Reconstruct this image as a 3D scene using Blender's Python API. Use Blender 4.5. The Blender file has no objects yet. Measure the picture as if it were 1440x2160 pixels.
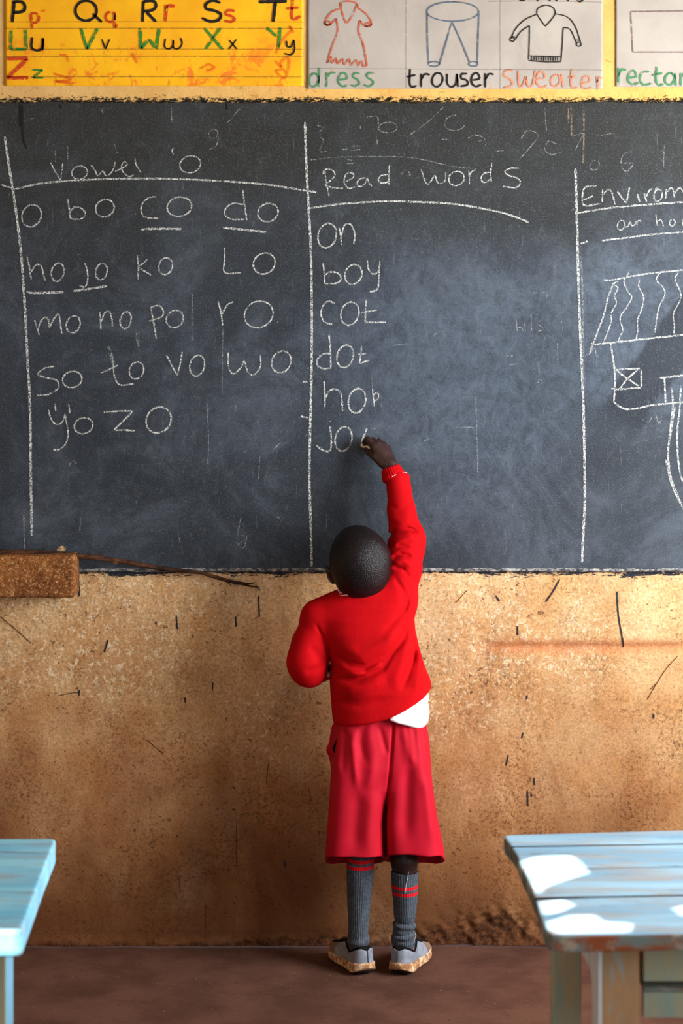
import bpy, bmesh, math, random
import numpy as np
from mathutils import Vector, noise as mnoise
from mathutils.geometry import tessellate_polygon

random.seed(7)
rng = np.random.default_rng(7)
SC = bpy.context.scene
COL = SC.collection

# ------------------------------------------------------------------ camera, light, exposure
FPX = 4264.0          # focal length in pixels of the 1440 x 2160 frame
CAM_Y, CAM_Z = -5.2, 1.618
HORIZON = 668.0       # pixel row of the eye level

cd = bpy.data.cameras.new('camera')
cam = bpy.data.objects.new('camera', cd); COL.objects.link(cam)
cam.location = (0, CAM_Y, CAM_Z); cam.rotation_euler = (math.pi/2, 0, 0)
cd.sensor_fit = 'VERTICAL'; cd.sensor_height = 36.0; cd.sensor_width = 24.0
cd.lens = FPX/2160*36
cd.shift_y = -(1080-HORIZON)/2160
cd.dof.use_dof = True; cd.dof.focus_distance = 5.0; cd.dof.aperture_fstop = 4.5
cd.clip_start = 0.05
SC.camera = cam

vs = SC.view_settings
vs.view_transform = 'Standard'; vs.look = 'None'; vs.gamma = 1.0; vs.use_curve_mapping = False
vs.exposure = 0.0
SC.cycles.use_denoising = True
SC.cycles.max_bounces = 6

world = bpy.data.worlds.new('world'); SC.world = world; world.use_nodes = True
wn = world.node_tree.nodes['Background']
wn.inputs[0].default_value = (0.62, 0.78, 1.0, 1); wn.inputs[1].default_value = 1.2

SUN_DIR = Vector((-0.22, -0.50, 0.84)).normalized()     # towards the sun
sl = bpy.data.lights.new('sun', 'SUN'); sl.energy = 28.0; sl.angle = math.radians(0.4); sl.color = (1, 0.96, 0.88)
so = bpy.data.objects.new('sun', sl); COL.objects.link(so)
so.rotation_euler = SUN_DIR.to_track_quat('Z', 'Y').to_euler(); so.location = (-1, -3, 6)

def area(name, loc, target, sx, sy, power, col):
    l = bpy.data.lights.new(name, 'AREA'); l.shape = 'RECTANGLE'; l.size = sx; l.size_y = sy
    l.energy = power; l.color = col
    o = bpy.data.objects.new(name, l); COL.objects.link(o); o.location = loc
    o.rotation_euler = (Vector(loc)-Vector(target)).to_track_quat('Z', 'Y').to_euler()
    return o
# daylight entering the windows of the right wall, plus soft fill lamps added behind the camera and on the left
area('daylight_right_window', (2.18, -1.45, 1.55), (0.9, -1.0, 1.45), 1.3, 1.3, 165, (0.93, 0.97, 1.0))
area('daylight_right_window_rear', (2.18, -4.0, 1.6), (0.5, -1.6, 1.3), 1.5, 1.3, 20, (0.82, 0.92, 1.0))
area('fill_rear', (0.6, -7.3, 1.7), (0.2, 0, 1.5), 2.4, 1.8, 12, (1.0, 0.93, 0.82))
area('fill_left', (-2.55, -3.6, 1.7), (0, -1.0, 1.3), 1.4, 1.2, 7, (1.0, 0.95, 0.88))

# ------------------------------------------------------------------ helpers
def lin(c):
    c = c/255.0
    return c/12.92 if c <= 0.04045 else ((c+0.055)/1.055)**2.4
def rgb(r, g, b): return (lin(r), lin(g), lin(b), 1.0)

def P(px, py, d):
    """world point seen at photo pixel (px, py), d metres in front of the board wall"""
    z = -CAM_Y - d
    return np.array([(px-720)*z/FPX, -d, CAM_Z-(py-HORIZON)*z/FPX])
def PT(px, py, h):
    """world point on the horizontal plane z = h"""
    z = (CAM_Z-h)*FPX/(py-HORIZON)
    return np.array([(px-720)*z/FPX, CAM_Y+z, h])

def tag(o, label=None, cat=None, group=None, kind=None):
    if label: o['label'] = label
    if cat: o['category'] = cat
    if group: o['group'] = group
    if kind: o['kind'] = kind
    return o
def empty(name, loc):
    o = bpy.data.objects.new(name, None); COL.objects.link(o); o.location = loc
    o.empty_display_size = 0.05
    return o
def root_of(o):
    p = np.zeros(3)
    while o is not None:
        p = p+np.array(o.location); o = o.parent
    return p
def link_mesh(name, verts, faces, mat, parent=None, loc=None, smooth=False):
    """verts in world space; stored relative to the parent (or to loc)"""
    verts = np.asarray(verts, dtype=float)
    base = root_of(parent) if parent is not None else (np.zeros(3) if loc is None else np.asarray(loc, float))
    me = bpy.data.meshes.new(name)
    me.from_pydata((verts-base).tolist(), [], [tuple(int(i) for i in f) for f in faces])
    me.update()
    if smooth: me.polygons.foreach_set('use_smooth', [True]*len(me.polygons))
    if mat is not None: me.materials.append(mat)
    o = bpy.data.objects.new(name, me); COL.objects.link(o)
    if parent is not None: o.parent = parent
    elif loc is not None: o.location = tuple(loc)
    return o
def bevel_mesh(o, w, seg=2):
    bm = bmesh.new(); bm.from_mesh(o.data)
    es = [e for e in bm.edges if len(e.link_faces) == 2 and e.calc_face_angle(0) > 0.5]
    bmesh.ops.bevel(bm, geom=es, offset=w, segments=seg, affect='EDGES', profile=0.6)
    bmesh.ops.recalc_face_normals(bm, faces=bm.faces)
    bm.to_mesh(o.data); bm.free()
def prism(outline, z0, z1):
    n = len(outline)
    v = [(p[0], p[1], z0) for p in outline]+[(p[0], p[1], z1) for p in outline]
    f = [tuple(range(n))[::-1], tuple(range(n, 2*n))]+[(i, (i+1) % n, n+(i+1) % n, n+i) for i in range(n)]
    return v, f
def boxv(x0, x1, y0, y1, z0, z1):
    return prism([(x0, y0), (x1, y0), (x1, y1), (x0, y1)], z0, z1)
def merge(parts):
    V, F = [], []
    for v, f in parts:
        b = len(V); V += [tuple(p) for p in v]; F += [tuple(i+b for i in q) for q in f]
    return V, F
def fix_normals(o):
    bm = bmesh.new(); bm.from_mesh(o.data); bmesh.ops.recalc_face_normals(bm, faces=bm.faces); bm.to_mesh(o.data); bm.free()

# ---- node helpers
class M:
    def __init__(s, name, rough=0.8, spec=0.3):
        s.m = bpy.data.materials.new(name); s.m.use_nodes = True
        s.t = s.m.node_tree; s.b = s.t.nodes['Principled BSDF']
        s.b.inputs['Roughness'].default_value = rough
        s.b.inputs['Specular IOR Level'].default_value = spec
        s.tc = s.t.nodes.new('ShaderNodeTexCoord').outputs['Object']
    def n(s, t): return s.t.nodes.new(t)
    def put(s, sock, v):
        if isinstance(v, bpy.types.NodeSocket): s.t.links.new(v, sock)
        elif v is not None: sock.default_value = v
    def vec(s, sx=1, sy=1, sz=1, loc=(0, 0, 0), rot=(0, 0, 0)):
        n = s.n('ShaderNodeMapping'); s.put(n.inputs[0], s.tc)
        n.inputs['Scale'].default_value = (sx, sy, sz); n.inputs['Location'].default_value = loc
        n.inputs['Rotation'].default_value = rot
        return n.outputs[0]
    def noise(s, scale, detail=4, rough=0.55, dist=0.0, v=None):
        n = s.n('ShaderNodeTexNoise'); s.put(n.inputs['Vector'], v if v is not None else s.tc)
        n.inputs['Scale'].default_value = scale; n.inputs['Detail'].default_value = detail
        n.inputs['Roughness'].default_value = rough; n.inputs['Distortion'].default_value = dist
        return n.outputs[0]
    def voro(s, scale, v=None, feature='F1', rnd=1.0):
        n = s.n('ShaderNodeTexVoronoi'); n.feature = feature; s.put(n.inputs['Vector'], v if v is not None else s.tc)
        n.inputs['Scale'].default_value = scale; n.inputs['Randomness'].default_value = rnd
        return n.outputs['Distance']
    def xyz(s):
        n = s.n('ShaderNodeSeparateXYZ'); s.put(n.inputs[0], s.tc); return n.outputs
    def math(s, op, a, b=0.0, clamp=False):
        n = s.n('ShaderNodeMath'); n.operation = op; n.use_clamp = clamp
        s.put(n.inputs[0], a); s.put(n.inputs[1], b); return n.outputs[0]
    def step(s, v, lo, hi):
        n = s.n('ShaderNodeMapRange'); n.interpolation_type = 'SMOOTHSTEP'
        s.put(n.inputs['Value'], v); n.inputs['From Min'].default_value = lo; n.inputs['From Max'].default_value = hi
        return n.outputs[0]
    def mix(s, f, a, b, blend='MIX'):
        n = s.n('ShaderNodeMix'); n.data_type = 'RGBA'; n.blend_type = blend
        s.put(n.inputs[0], f); s.put(n.inputs[6], a); s.put(n.inputs[7], b); return n.outputs[2]
    def col(s, c): s.put(s.b.inputs['Base Color'], c); return s
    def rough(s, r): s.put(s.b.inputs['Roughness'], r); return s
    def bump(s, h, strength=0.3, dist=0.01):
        n = s.n('ShaderNodeBump'); n.inputs['Strength'].default_value = strength; n.inputs['Distance'].default_value = dist
        s.put(n.inputs['Height'], h); s.put(s.b.inputs['Normal'], n.outputs[0]); return s
    def alpha(s, a): s.put(s.b.inputs['Alpha'], a); return s

# ---- sparse surface nets: turns a distance function into one smooth closed mesh
def surface(sdf, lo, hi, h, nb=14, slack=1.6):
    lo = np.asarray(lo, float); hi = np.asarray(hi, float)
    nblk = np.ceil((hi-lo)/(h*nb)).astype(int)
    ii = np.stack(np.meshgrid(*[np.arange(n) for n in nblk], indexing='ij'), -1).reshape(-1, 3)
    cen = lo+(ii+0.5)*h*nb
    keep = np.abs(sdf(cen)) < h*nb*0.87*slack+0.012
    ii = ii[keep]
    loc = np.stack(np.meshgrid(*[np.arange(nb+1)]*3, indexing='ij'), -1).reshape(-1, 3)
    N = nblk*nb+2
    key = lambda g: (g[..., 0].astype(np.int64)*N[1]+g[..., 1])*N[2]+g[..., 2]
    VK, VP, Q = [], [], []
    CH = 60
    n1 = nb+1
    for s in range(0, len(ii), CH):
        b = ii[s:s+CH]
        g = b[:, None, :]*nb+loc[None]
        p = lo+g*h
        f = sdf(p.reshape(-1, 3)).reshape(len(b), n1, n1, n1)
        G = g.reshape(len(b), n1, n1, n1, 3)
        # cell vertices
        sg = f < 0
        c = [(i, j, k) for i in (0, 1) for j in (0, 1) for k in (0, 1)]
        cnt = sum(sg[:, i:nb+i, j:nb+j, k:nb+k].astype(np.int8) for i, j, k in c)
        act = np.argwhere((cnt > 0) & (cnt < 8))
        if len(act):
            B, I, J, K = act.T
            acc = np.zeros((len(act), 3)); num = np.zeros(len(act))
            fv = {q: f[B, I+q[0], J+q[1], K+q[2]] for q in c}
            for a in c:
                for ax in range(3):
                    if a[ax] == 0:
                        q = list(a); q[ax] = 1; q = tuple(q)
                        fa, fb = fv[a], fv[q]
                        cr = (fa < 0) != (fb < 0)
                        den = np.where(cr, fa-fb, 1.0)
                        t = np.where(cr, fa/den, 0)
                        pt = np.tile(np.array(a, float), (len(act), 1)); pt[:, ax] += t
                        acc += pt*cr[:, None]; num += cr
            gp = G[B, I, J, K]
            VK.append(key(gp)); VP.append(lo+(gp+acc/num[:, None])*h)
        for ax in range(3):
            sl = [slice(0, nb)]*3; sl2 = list(sl); sl2[ax] = slice(1, nb+1)
            A = sg[(slice(None),)+tuple(sl)]; C = sg[(slice(None),)+tuple(sl2)]
            e = np.argwhere(A != C)
            if not len(e): continue
            B, I, J, K = e.T
            gp = G[B, I, J, K]
            u = np.zeros(3, int); v = np.zeros(3, int); u[(ax+1) % 3] = 1; v[(ax+2) % 3] = 1
            q = np.stack([key(gp-u-v), key(gp-v), key(gp), key(gp-u)], 1)
            inside = A[B, I, J, K]
            q[~inside] = q[~inside][:, ::-1]
            Q.append(q)
    VK = np.concatenate(VK); VP = np.concatenate(VP); Q = np.concatenate(Q)
    o = np.argsort(VK); VK = VK[o]; VP = VP[o]
    idx = np.searchsorted(VK, Q); idx = np.clip(idx, 0, len(VK)-1)
    ok = (VK[idx] == Q).all(1)
    return VP, idx[ok]
def sdf_obj(name, sdf, lo, hi, h, mat, parent=None, loc=None, relax=1, slack=1.6):
    V, F = surface(sdf, lo, hi, h, slack=slack)
    base = root_of(parent) if parent is not None else (np.zeros(3) if loc is None else np.asarray(loc, float))
    # drop small stray shells, light relaxation
    for _ in range(relax):
        acc = np.zeros_like(V); n = np.zeros(len(V))
        for a, b in ((0, 1), (1, 2), (2, 3), (3, 0)):
            np.add.at(acc, F[:, a], V[F[:, b]]); np.add.at(n, F[:, a], 1)
            np.add.at(acc, F[:, b], V[F[:, a]]); np.add.at(n, F[:, b], 1)
        V = V*0.5+0.5*acc/np.maximum(n, 1)[:, None]
    me = bpy.data.meshes.new(name)
    me.vertices.add(len(V)); me.vertices.foreach_set('co', (V-base).astype(np.float32).ravel())
    me.loops.add(len(F)*4); me.loops.foreach_set('vertex_index', F.astype(np.int32).ravel())
    me.polygons.add(len(F)); me.polygons.foreach_set('loop_start', np.arange(len(F), dtype=np.int32)*4)
    me.polygons.foreach_set('use_smooth', np.ones(len(F), dtype=bool))
    me.update(calc_edges=True); me.validate()
    me.materials.append(mat)
    o = bpy.data.objects.new(name, me); COL.objects.link(o)
    if parent is not None: o.parent = parent
    elif loc is not None: o.location = tuple(loc)
    return o
def smin(a, b, k):
    hh = np.clip(0.5+0.5*(b-a)/k, 0, 1)
    return b*(1-hh)+a*hh-k*hh*(1-hh)
def smax(a, b, k): return -smin(-a, -b, k)
def cone(p, a, b, ra, rb):
    a = np.asarray(a); b = np.asarray(b); ba = b-a
    t = np.clip(((p-a)@ba)/max(ba@ba, 1e-9), 0, 1)
    return np.linalg.norm(p-a-t[:, None]*ba, axis=1)-(ra+(rb-ra)*t)
def chain(p, pts, rs, k=0.008):
    d = None
    for i in range(len(pts)-1):
        c = cone(p, pts[i], pts[i+1], rs[i], rs[i+1]); d = c if d is None else smin(d, c, k)
    return d
def ellip(p, c, r, R=None):
    q = p-np.asarray(c)
    if R is not None: q = q@R
    r = np.asarray(r)
    k0 = np.linalg.norm(q/r, axis=1); k1 = np.linalg.norm(q/(r*r), axis=1)
    return k0*(k0-1)/np.maximum(k1, 1e-6)
def poly_dist(x, z, pts):
    return poly_near(x, z, pts)[0]
def poly_near(x, z, pts):
    d = np.full(x.shape, 1e9); s = np.zeros(x.shape); n = len(pts)-1
    for i, ((ax, az), (bx, bz)) in enumerate(zip(pts[:-1], pts[1:])):
        dx, dz = bx-ax, bz-az
        t = np.clip(((x-ax)*dx+(z-az)*dz)/max(dx*dx+dz*dz, 1e-12), 0, 1)
        q = np.hypot(x-ax-t*dx, z-az-t*dz)
        s = np.where(q < d, (i+t)/n, s); d = np.minimum(d, q)
    return d, s
def crease(x, z, pts, a, w):
    """a fold in the cloth that fades out at both ends"""
    d, s = poly_near(x, z, pts)
    e = np.clip(np.minimum(s, 1-s)/0.28, 0, 1); e = e*e*(3-2*e)
    return a*0.001*np.exp(-(d/(w*0.001))**2)*e

# ------------------------------------------------------------------ the setting
D_BOARD, D_LIP = 0.008, 0.017
def ZW(py, d=0.0): return CAM_Z-(py-HORIZON)*(-CAM_Y-d)/FPX
def XW(px, d=0.0): return (px-720)*(-CAM_Y-d)/FPX
Z_TOP = ZW(218, D_LIP); Z_BOT = ZW(1203, D_BOARD)
X0, X1, Y0, Y1, ZC = -2.7, 2.2, -7.6, 0.0, 2.95

def hill(x, z, cx, cz, rx, rz): return np.exp(-((x-cx)/rx)**2-((z-cz)/rz)**2)
def wob(x, z, f, s):
    r = np.random.default_rng(s); out = 0
    for i in range(7):
        a = r.uniform(0, 6.28); k = f*r.uniform(0.6, 1.8); ph = r.uniform(0, 6.28)
        out = out+np.sin(x*k*math.cos(a)+z*k*math.sin(a)+ph+0.7*np.sin(x*k*0.6+ph*2))
    return out/7
def smooth01(v): v = np.clip(v, 0, 1); return v*v*(3-2*v)
def wall_y(x, z):
    """depth of the plaster surface (negative towards the room)"""
    x = np.asarray(x, float); z = np.asarray(z, float)
    y = 0.0035*wob(x, z, 7, 1)+0.0016*wob(x, z, 24, 2)+0.0009*wob(x, z, 75, 3)
    low = 1-smooth01((z-Z_BOT+0.05)/0.05)
    edge = Z_TOP+0.004*wob(x, x*0+1, 30, 4)+0.0025*wob(x, x*0+2, 130, 5)
    lip = smooth01((z-edge+0.003)/0.012)
    y = y*(0.25+0.75*low)*(1-lip)-lip*(D_LIP+0.001*wob(x, z, 20, 6))
    gx = smooth01((x-XW(980))/0.15)
    y = y+low*gx*0.009*np.exp(-((z-ZW(1366)-0.004*wob(x, x*0, 9, 9))/0.011)**2)
    # crumbled foot of the wall: deepest right of the boy
    ero = hill(x, z, XW(1050), ZW(1955), 0.13, 0.05)+hill(x, z, XW(930), ZW(1985), 0.12, 0.03)+0.5*hill(x, z, XW(620), ZW(1985), 0.5, 0.02)
    y = y+np.clip(ero, 0, 1)*(0.016+0.008*wob(x, z, 90, 7)+0.006*wob(x, z, 200, 8))
    foot = 1-smooth01(z/0.035)
    return y-0.012*foot*(0.6+0.6*wob(x, x*0+3, 28, 10))

# wall paint: ochre above, sand plaster below, mud and painted shade from the floor up
m = M('plaster_wall', 0.92, 0.15)
X, Y, Z = m.xyz()
n_big = m.noise(1.7, 5, 0.6); n_mid = m.noise(7, 6, 0.65); n_fine = m.noise(38, 5, 0.65)
c = m.mix(m.step(n_mid, 0.35, 0.65), rgb(218, 168, 112), rgb(244, 204, 150))
c = m.mix(m.math('MULTIPLY', m.step(n_big, 0.5, 0.72), 0.6), c, rgb(190, 120, 66))
# mud tongues from the ground, with light falloff painted into the same darkening
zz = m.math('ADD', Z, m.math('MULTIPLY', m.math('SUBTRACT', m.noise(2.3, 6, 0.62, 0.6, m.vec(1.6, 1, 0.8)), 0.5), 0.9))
mud_shade1 = m.math('SUBTRACT', 1.0, m.step(zz, 0.30, 0.98))
c = m.mix(m.math('MULTIPLY', mud_shade1, 0.75), c, rgb(156, 98, 54))
mud_shade2 = m.math('SUBTRACT', 1.0, m.step(zz, 0.0, 0.56))
c = m.mix(m.math('MULTIPLY', mud_shade2, 0.88), c, rgb(94, 54, 29))
# pale chips of old whitewash and dark pits
lm = m.math('MULTIPLY', m.step(m.noise(58, 6, 0.8, 0.5, m.vec(1, 1, 0.9)), 0.54, 0.575), m.step(m.math('ADD', n_big, m.math('MULTIPLY', m.math('SUBTRACT', Z, 0.75), 0.32)), 0.40, 0.58))
c = m.mix(m.math('MULTIPLY', lm, 0.75), c, rgb(255, 236, 196))
gr = m.step(m.noise(150, 6, 0.8), 0.44, 0.60)
c = m.mix(m.math('MULTIPLY', gr, 0.42), c, rgb(112, 70, 38))
c = m.mix(m.math('MULTIPLY', m.step(m.noise(28, 6, 0.75, 0.6, m.vec(1, 1, 0.7, (1, 4, 2))), 0.50, 0.68), 0.32), c, rgb(124, 82, 48))
c = m.mix(m.math('MULTIPLY', m.step(m.noise(3.6, 6, 0.7, 0.8, m.vec(1, 1, 0.8, (6, 0, 2))), 0.50, 0.70), 0.30), c, rgb(176, 148, 112))
dm = m.math('MULTIPLY', m.step(m.noise(92, 4, 0.65, 0.8), 0.60, 0.66), m.step(m.noise(3.1, 4, 0.6, 0, m.vec(1, 1, 1, (3, 1, 7))), 0.36, 0.56))
c = m.mix(m.math('MULTIPLY', dm, 0.8), c, rgb(78, 44, 24))
sm = m.math('MULTIPLY', m.step(m.noise(105, 7, 0.82), 0.50, 0.58), m.math('MULTIPLY', m.step(m.noise(5.5, 5, 0.7, 0, m.vec(1, 1, 1, (2, 8, 5))), 0.42, 0.60), m.math('SUBTRACT', 1.0, m.step(zz, 0.55, 0.95))))
c = m.mix(m.math('MULTIPLY', sm, 0.72), c, rgb(92, 52, 28))
# grey rub marks below the board
ru = m.math('MULTIPLY', m.step(m.noise(20, 5, 0.7, 2.2, m.vec(1.6, 1, 0.7)), 0.55, 0.66), m.step(Z, Z_BOT-0.22, Z_BOT-0.06))
c = m.mix(m.math('MULTIPLY', ru, 0.35), c, rgb(96, 84, 70))
# rusty stain in the groove on the right
gz = m.math('ABSOLUTE', m.math('SUBTRACT', Z, ZW(1364)))
gm = m.math('MULTIPLY', m.math('SUBTRACT', 1.0, m.step(gz, 0.004, 0.032)), m.step(X, XW(960), XW(1120)))
c = m.mix(m.math('MULTIPLY', gm, 0.55), c, rgb(186, 96, 48))
# crumbled dark earth at the foot
def bell(x0, w, h):
    t = m.math('MULTIPLY', m.math('SUBTRACT', X, x0), 1.0/w)
    return m.math('MULTIPLY', m.math('POWER', 2.718, m.math('MULTIPLY', m.math('MULTIPLY', t, t), -1.0)), h)
eh = m.math('ADD', m.math('ADD', bell(XW(1060), 0.060, 0.070), bell(XW(940), 0.11, 0.030)), m.math('ADD', bell(XW(640), 0.16, 0.018), 0.004))
ez = m.math('ADD', m.math('SUBTRACT', Z, eh), m.math('MULTIPLY', m.math('SUBTRACT', m.noise(22, 6, 0.72), 0.5), 0.055))
em = m.math('SUBTRACT', 1.0, m.step(ez, -0.006, 0.008))
c = m.mix(m.math('MULTIPLY', em, 0.85), c, m.mix(m.step(m.noise(80, 5, 0.75), 0.42, 0.62), rgb(46, 25, 15), rgb(98, 58, 32)))
# black board paint brushed beyond the board edge
bru = m.math('ADD', m.math('MULTIPLY', m.noise(10, 6, 0.8, 0.4, m.vec(1, 1, 6)), 0.55), m.math('MULTIPLY', m.noise(120, 5, 0.8, 0.3, m.vec(0.5, 1, 1.6)), 0.45))
bl = m.math('SUBTRACT', 1.0, m.step(m.math('SUBTRACT', Z_BOT-0.002, Z), -0.010, 0.034))
bl = m.step(m.math('ADD', m.math('MULTIPLY', bl, 0.55), m.math('SUBTRACT', m.math('MULTIPLY', bru, 2.6), 0.8)), 0.80, 0.88)
c = m.mix(bl, c, rgb(38, 42, 50))
# ochre band above
och = m.mix(m.step(n_mid, 0.4, 0.7), rgb(232, 184, 106), rgb(218, 162, 84))
och = m.mix(m.math('MULTIPLY', m.step(m.noise(48, 4, 0.6, 1.0), 0.60, 0.68), 0.5), och, rgb(170, 110, 45))
och = m.mix(m.math('MULTIPLY', m.math('SUBTRACT', 1.0, m.step(X, XW(-40), XW(640))), 0.45), och, rgb(214, 178, 122))
tb = m.math('SUBTRACT', 1.0, m.step(m.math('SUBTRACT', Z, Z_TOP), -0.012, 0.050))
tbn = m.step(m.math('ADD', m.math('MULTIPLY', tb, 0.62), m.math('MULTIPLY', m.noise(105, 6, 0.85, 0.3, m.vec(0.6, 1, 1.3)), 1.35)), 1.06, 1.12)
och = m.mix(tbn, och, rgb(30, 27, 22))
c = m.mix(m.step(Z, Z_TOP-0.03, Z_TOP-0.02), c, och)
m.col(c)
hgt = m.math('ADD', m.math('MULTIPLY', m.noise(46, 6, 0.75, 0.3), 1.0), m.math('MULTIPLY', lm, 0.35))
m.bump(m.math('SUBTRACT', m.math('ADD', hgt, m.math('MULTIPLY', m.noise(170, 5, 0.75), 0.5)), m.math('MULTIPLY', dm, 0.5)), 0.5, 0.006)
PLASTER = m.m

m = M('side_wall', 0.9, 0.15); m.col(m.mix(m.step(m.noise(3, 5), 0.35, 0.65), rgb(186, 138, 86), rgb(214, 168, 112))); SIDE = m.m
m = M('earth_floor', 0.9, 0.2)
c = m.mix(m.step(m.noise(5, 6, 0.6), 0.35, 0.65), rgb(78, 49, 37), rgb(100, 67, 53))
c = m.mix(m.math('MULTIPLY', m.step(m.noise(95, 3), 0.64, 0.72), 0.7), c, rgb(52, 30, 22))
c = m.mix(m.math('MULTIPLY', m.step(m.noise(120, 3, 0.5, 0, m.vec(1, 1, 1, (5, 2, 0)))  , 0.70, 0.75), 0.6), c, rgb(190, 140, 95))
m.col(c); m.bump(m.noise(30, 5, 0.6), 0.3, 0.006); FLOOR = m.m
m = M('iron_sheet', 0.6, 0.4); m.col(rgb(150, 132, 112)); IRON = m.m
m = M('window_wood', 0.6, 0.3); m.col(m.mix(m.noise(9, 4), rgb(92, 130, 148), rgb(120, 96, 70))); WWOOD = m.m

nx, nz = 560, 400
xs = np.linspace(X0, X1, nx); 
# denser columns and rows where the photograph looks
xs = np.concatenate([np.linspace(X0, -1.0, 60, endpoint=False), np.linspace(-1.0, 1.0, 400, endpoint=False), np.linspace(1.0, X1, 45)])
zs = np.concatenate([np.linspace(0, 0.14, 50, endpoint=False), np.linspace(0.14, 1.0, 170, endpoint=False), np.linspace(1.0, Z_TOP-0.03, 60, endpoint=False), np.linspace(Z_TOP-0.03, Z_TOP+0.03, 24, endpoint=False), np.linspace(Z_TOP+0.03, ZC, 40)])
gx, gz_ = np.meshgrid(xs, zs); gy = wall_y(gx, gz_)
V = np.stack([gx, gy, gz_], -1).reshape(-1, 3)
W = len(xs); ii = np.arange(len(zs)-1)[:, None]*W+np.arange(W-1)[None]
F = np.stack([ii, ii+1, ii+W+1, ii+W], -1).reshape(-1, 4)
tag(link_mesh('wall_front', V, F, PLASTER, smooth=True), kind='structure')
WALL = bpy.data.objects['wall_front']

fx = np.linspace(X0, X1, 90); fy = np.linspace(Y0, 0.06, 130)
gx, gy = np.meshgrid(fx, fy); gzz = 0.0022*wob(gx, gy, 6, 21)-0.0022
V = np.stack([gx, gy, gzz], -1).reshape(-1, 3); W = 90
ii = np.arange(129)[:, None]*W+np.arange(W-1)[None]
F = np.stack([ii, ii+1, ii+W+1, ii+W], -1).reshape(-1, 4)
tag(link_mesh('floor', V, F, FLOOR, smooth=True), kind='structure')

def holed_wall(name, fixed, a0, a1, z0, z1, holes, axis, mat):
    """vertical wall 0.16 m thick with rectangular openings; axis 'x' runs along y, axis 'y' along x"""
    parts = []
    cuts = sorted(holes)
    cur = a0
    def add(u0, u1, w0, w1):
        if axis == 'x': parts.append(boxv(fixed[0], fixed[1], u0, u1, w0, w1))
        else: parts.append(boxv(u0, u1, fixed[0], fixed[1], w0, w1))
    for (h0, h1, s0, s1) in cuts:
        add(cur, h0, z0, z1); add(h0, h1, z0, s0); add(h0, h1, s1, z1); cur = h1
    add(cur, a1, z0, z1)
    v, f = merge(parts)
    return tag(link_mesh(name, v, f, mat), kind='structure')
holed_wall('wall_right', (X1, X1+0.16), Y0, 0.1, -0.02, ZC, [(-2.15, -0.75, 0.9, 2.25), (-4.8, -3.2, 0.9, 2.3)], 'x', SIDE)
holed_wall('wall_left', (X0-0.16, X0), Y0, 0.1, -0.02, ZC, [(-4.35, -2.85, 1.0, 2.3)], 'x', SIDE)
holed_wall('wall_back', (Y0-0.16, Y0), X0-0.16, X1+0.16, -0.02, ZC, [(-0.8, 2.0, 0.0, 2.6)], 'y', SIDE)
def wframe(name, x, y0, y1, z0, z1):
    fr = merge([boxv(x, x+0.06, y0, y0+0.05, z0, z1), boxv(x, x+0.06, y1-0.05, y1, z0, z1), boxv(x, x+0.06, y0+0.05, y1-0.05, z0, z0+0.05), boxv(x, x+0.06, y0+0.05, y1-0.05, z1-0.05, z1)])
    tag(link_mesh(name, fr[0], fr[1], WWOOD), kind='structure')
wframe('window_1', X1+0.05, -2.15, -0.75, 0.9, 2.25)
wframe('window_2', X1+0.05, -4.8, -3.2, 0.9, 2.3)
wframe('window_3', X0-0.11, -4.35, -2.85, 1.0, 2.3)

# roof sheet with unseen gaps added and shaped to throw the sun patches onto the desks
DESK_H = 0.648
def to_roof(p):
    p = Vector(p); t = (ZC-p.z)/SUN_DIR.z
    q = p+SUN_DIR*t
    return (q.x, q.y)
def patch_px(pts, h=DESK_H): return [to_roof(PT(x, y, h)) for x, y in pts]
holes = [
    patch_px([(1100, 1816), (1135, 1806), (1200, 1803), (1222, 1818), (1240, 1842), (1190, 1856), (1150, 1869), (1134, 1885), (1126, 1866)]),
    patch_px([(1142, 1902), (1185, 1897), (1208, 1908), (1180, 1922), (1148, 1928)]),
    patch_px([(1157, 1945), (1200, 1930), (1250, 1929), (1272, 1945), (1330, 1948), (1325, 1965), (1176, 1967), (1160, 1957)]),
    patch_px([(1420, 1915), (1470, 1905), (1500, 1925), (1440, 1930)]),
]
fz = lambda px, z: to_roof(((px-720)*3.2/FPX, CAM_Y+3.198, z))
holes.append([fz(-200, 0.606), fz(-200, 0.647), fz(46, 0.647), fz(46, 0.606)])
outer = [(X0-0.3, Y0-0.3), (X1+0.3, Y0-0.3), (X1+0.3, 0.3), (X0-0.3, 0.3)]
loops = [[Vector((x, y, ZC)) for x, y in l] for l in [outer]+holes]
tris = tessellate_polygon(loops)
allv = [v for l in loops for v in l]
tag(link_mesh('ceiling', allv, tris, IRON), kind='structure')

# ------------------------------------------------------------------ strokes: chalk, crayon, paint
def smooth_line(pts, closed=False, step=3.0):
    pts = [np.array(p, float) for p in pts]
    if len(pts) == 2:
        n = max(2, int(np.linalg.norm(pts[1]-pts[0])/step)+1)
        return [pts[0]+(pts[1]-pts[0])*i/(n-1) for i in range(n)]
    out = []
    n = len(pts)
    for i in range(n if closed else n-1):
        p0 = pts[(i-1) % n] if (closed or i > 0) else 2*pts[0]-pts[1]
        p1 = pts[i]; p2 = pts[(i+1) % n]
        p3 = pts[(i+2) % n] if (closed or i+2 < n) else 2*pts[-1]-pts[-2]
        k = max(2, int(np.linalg.norm(p2-p1)/step)+1)
        for j in range(k):
            t = j/k
            out.append(0.5*((2*p1)+(-p0+p2)*t+(2*p0-5*p1+4*p2-p3)*t*t+(-p0+3*p1-3*p2+p3)*t**3))
    out.append(out[0] if closed else pts[-1])
    return out
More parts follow.
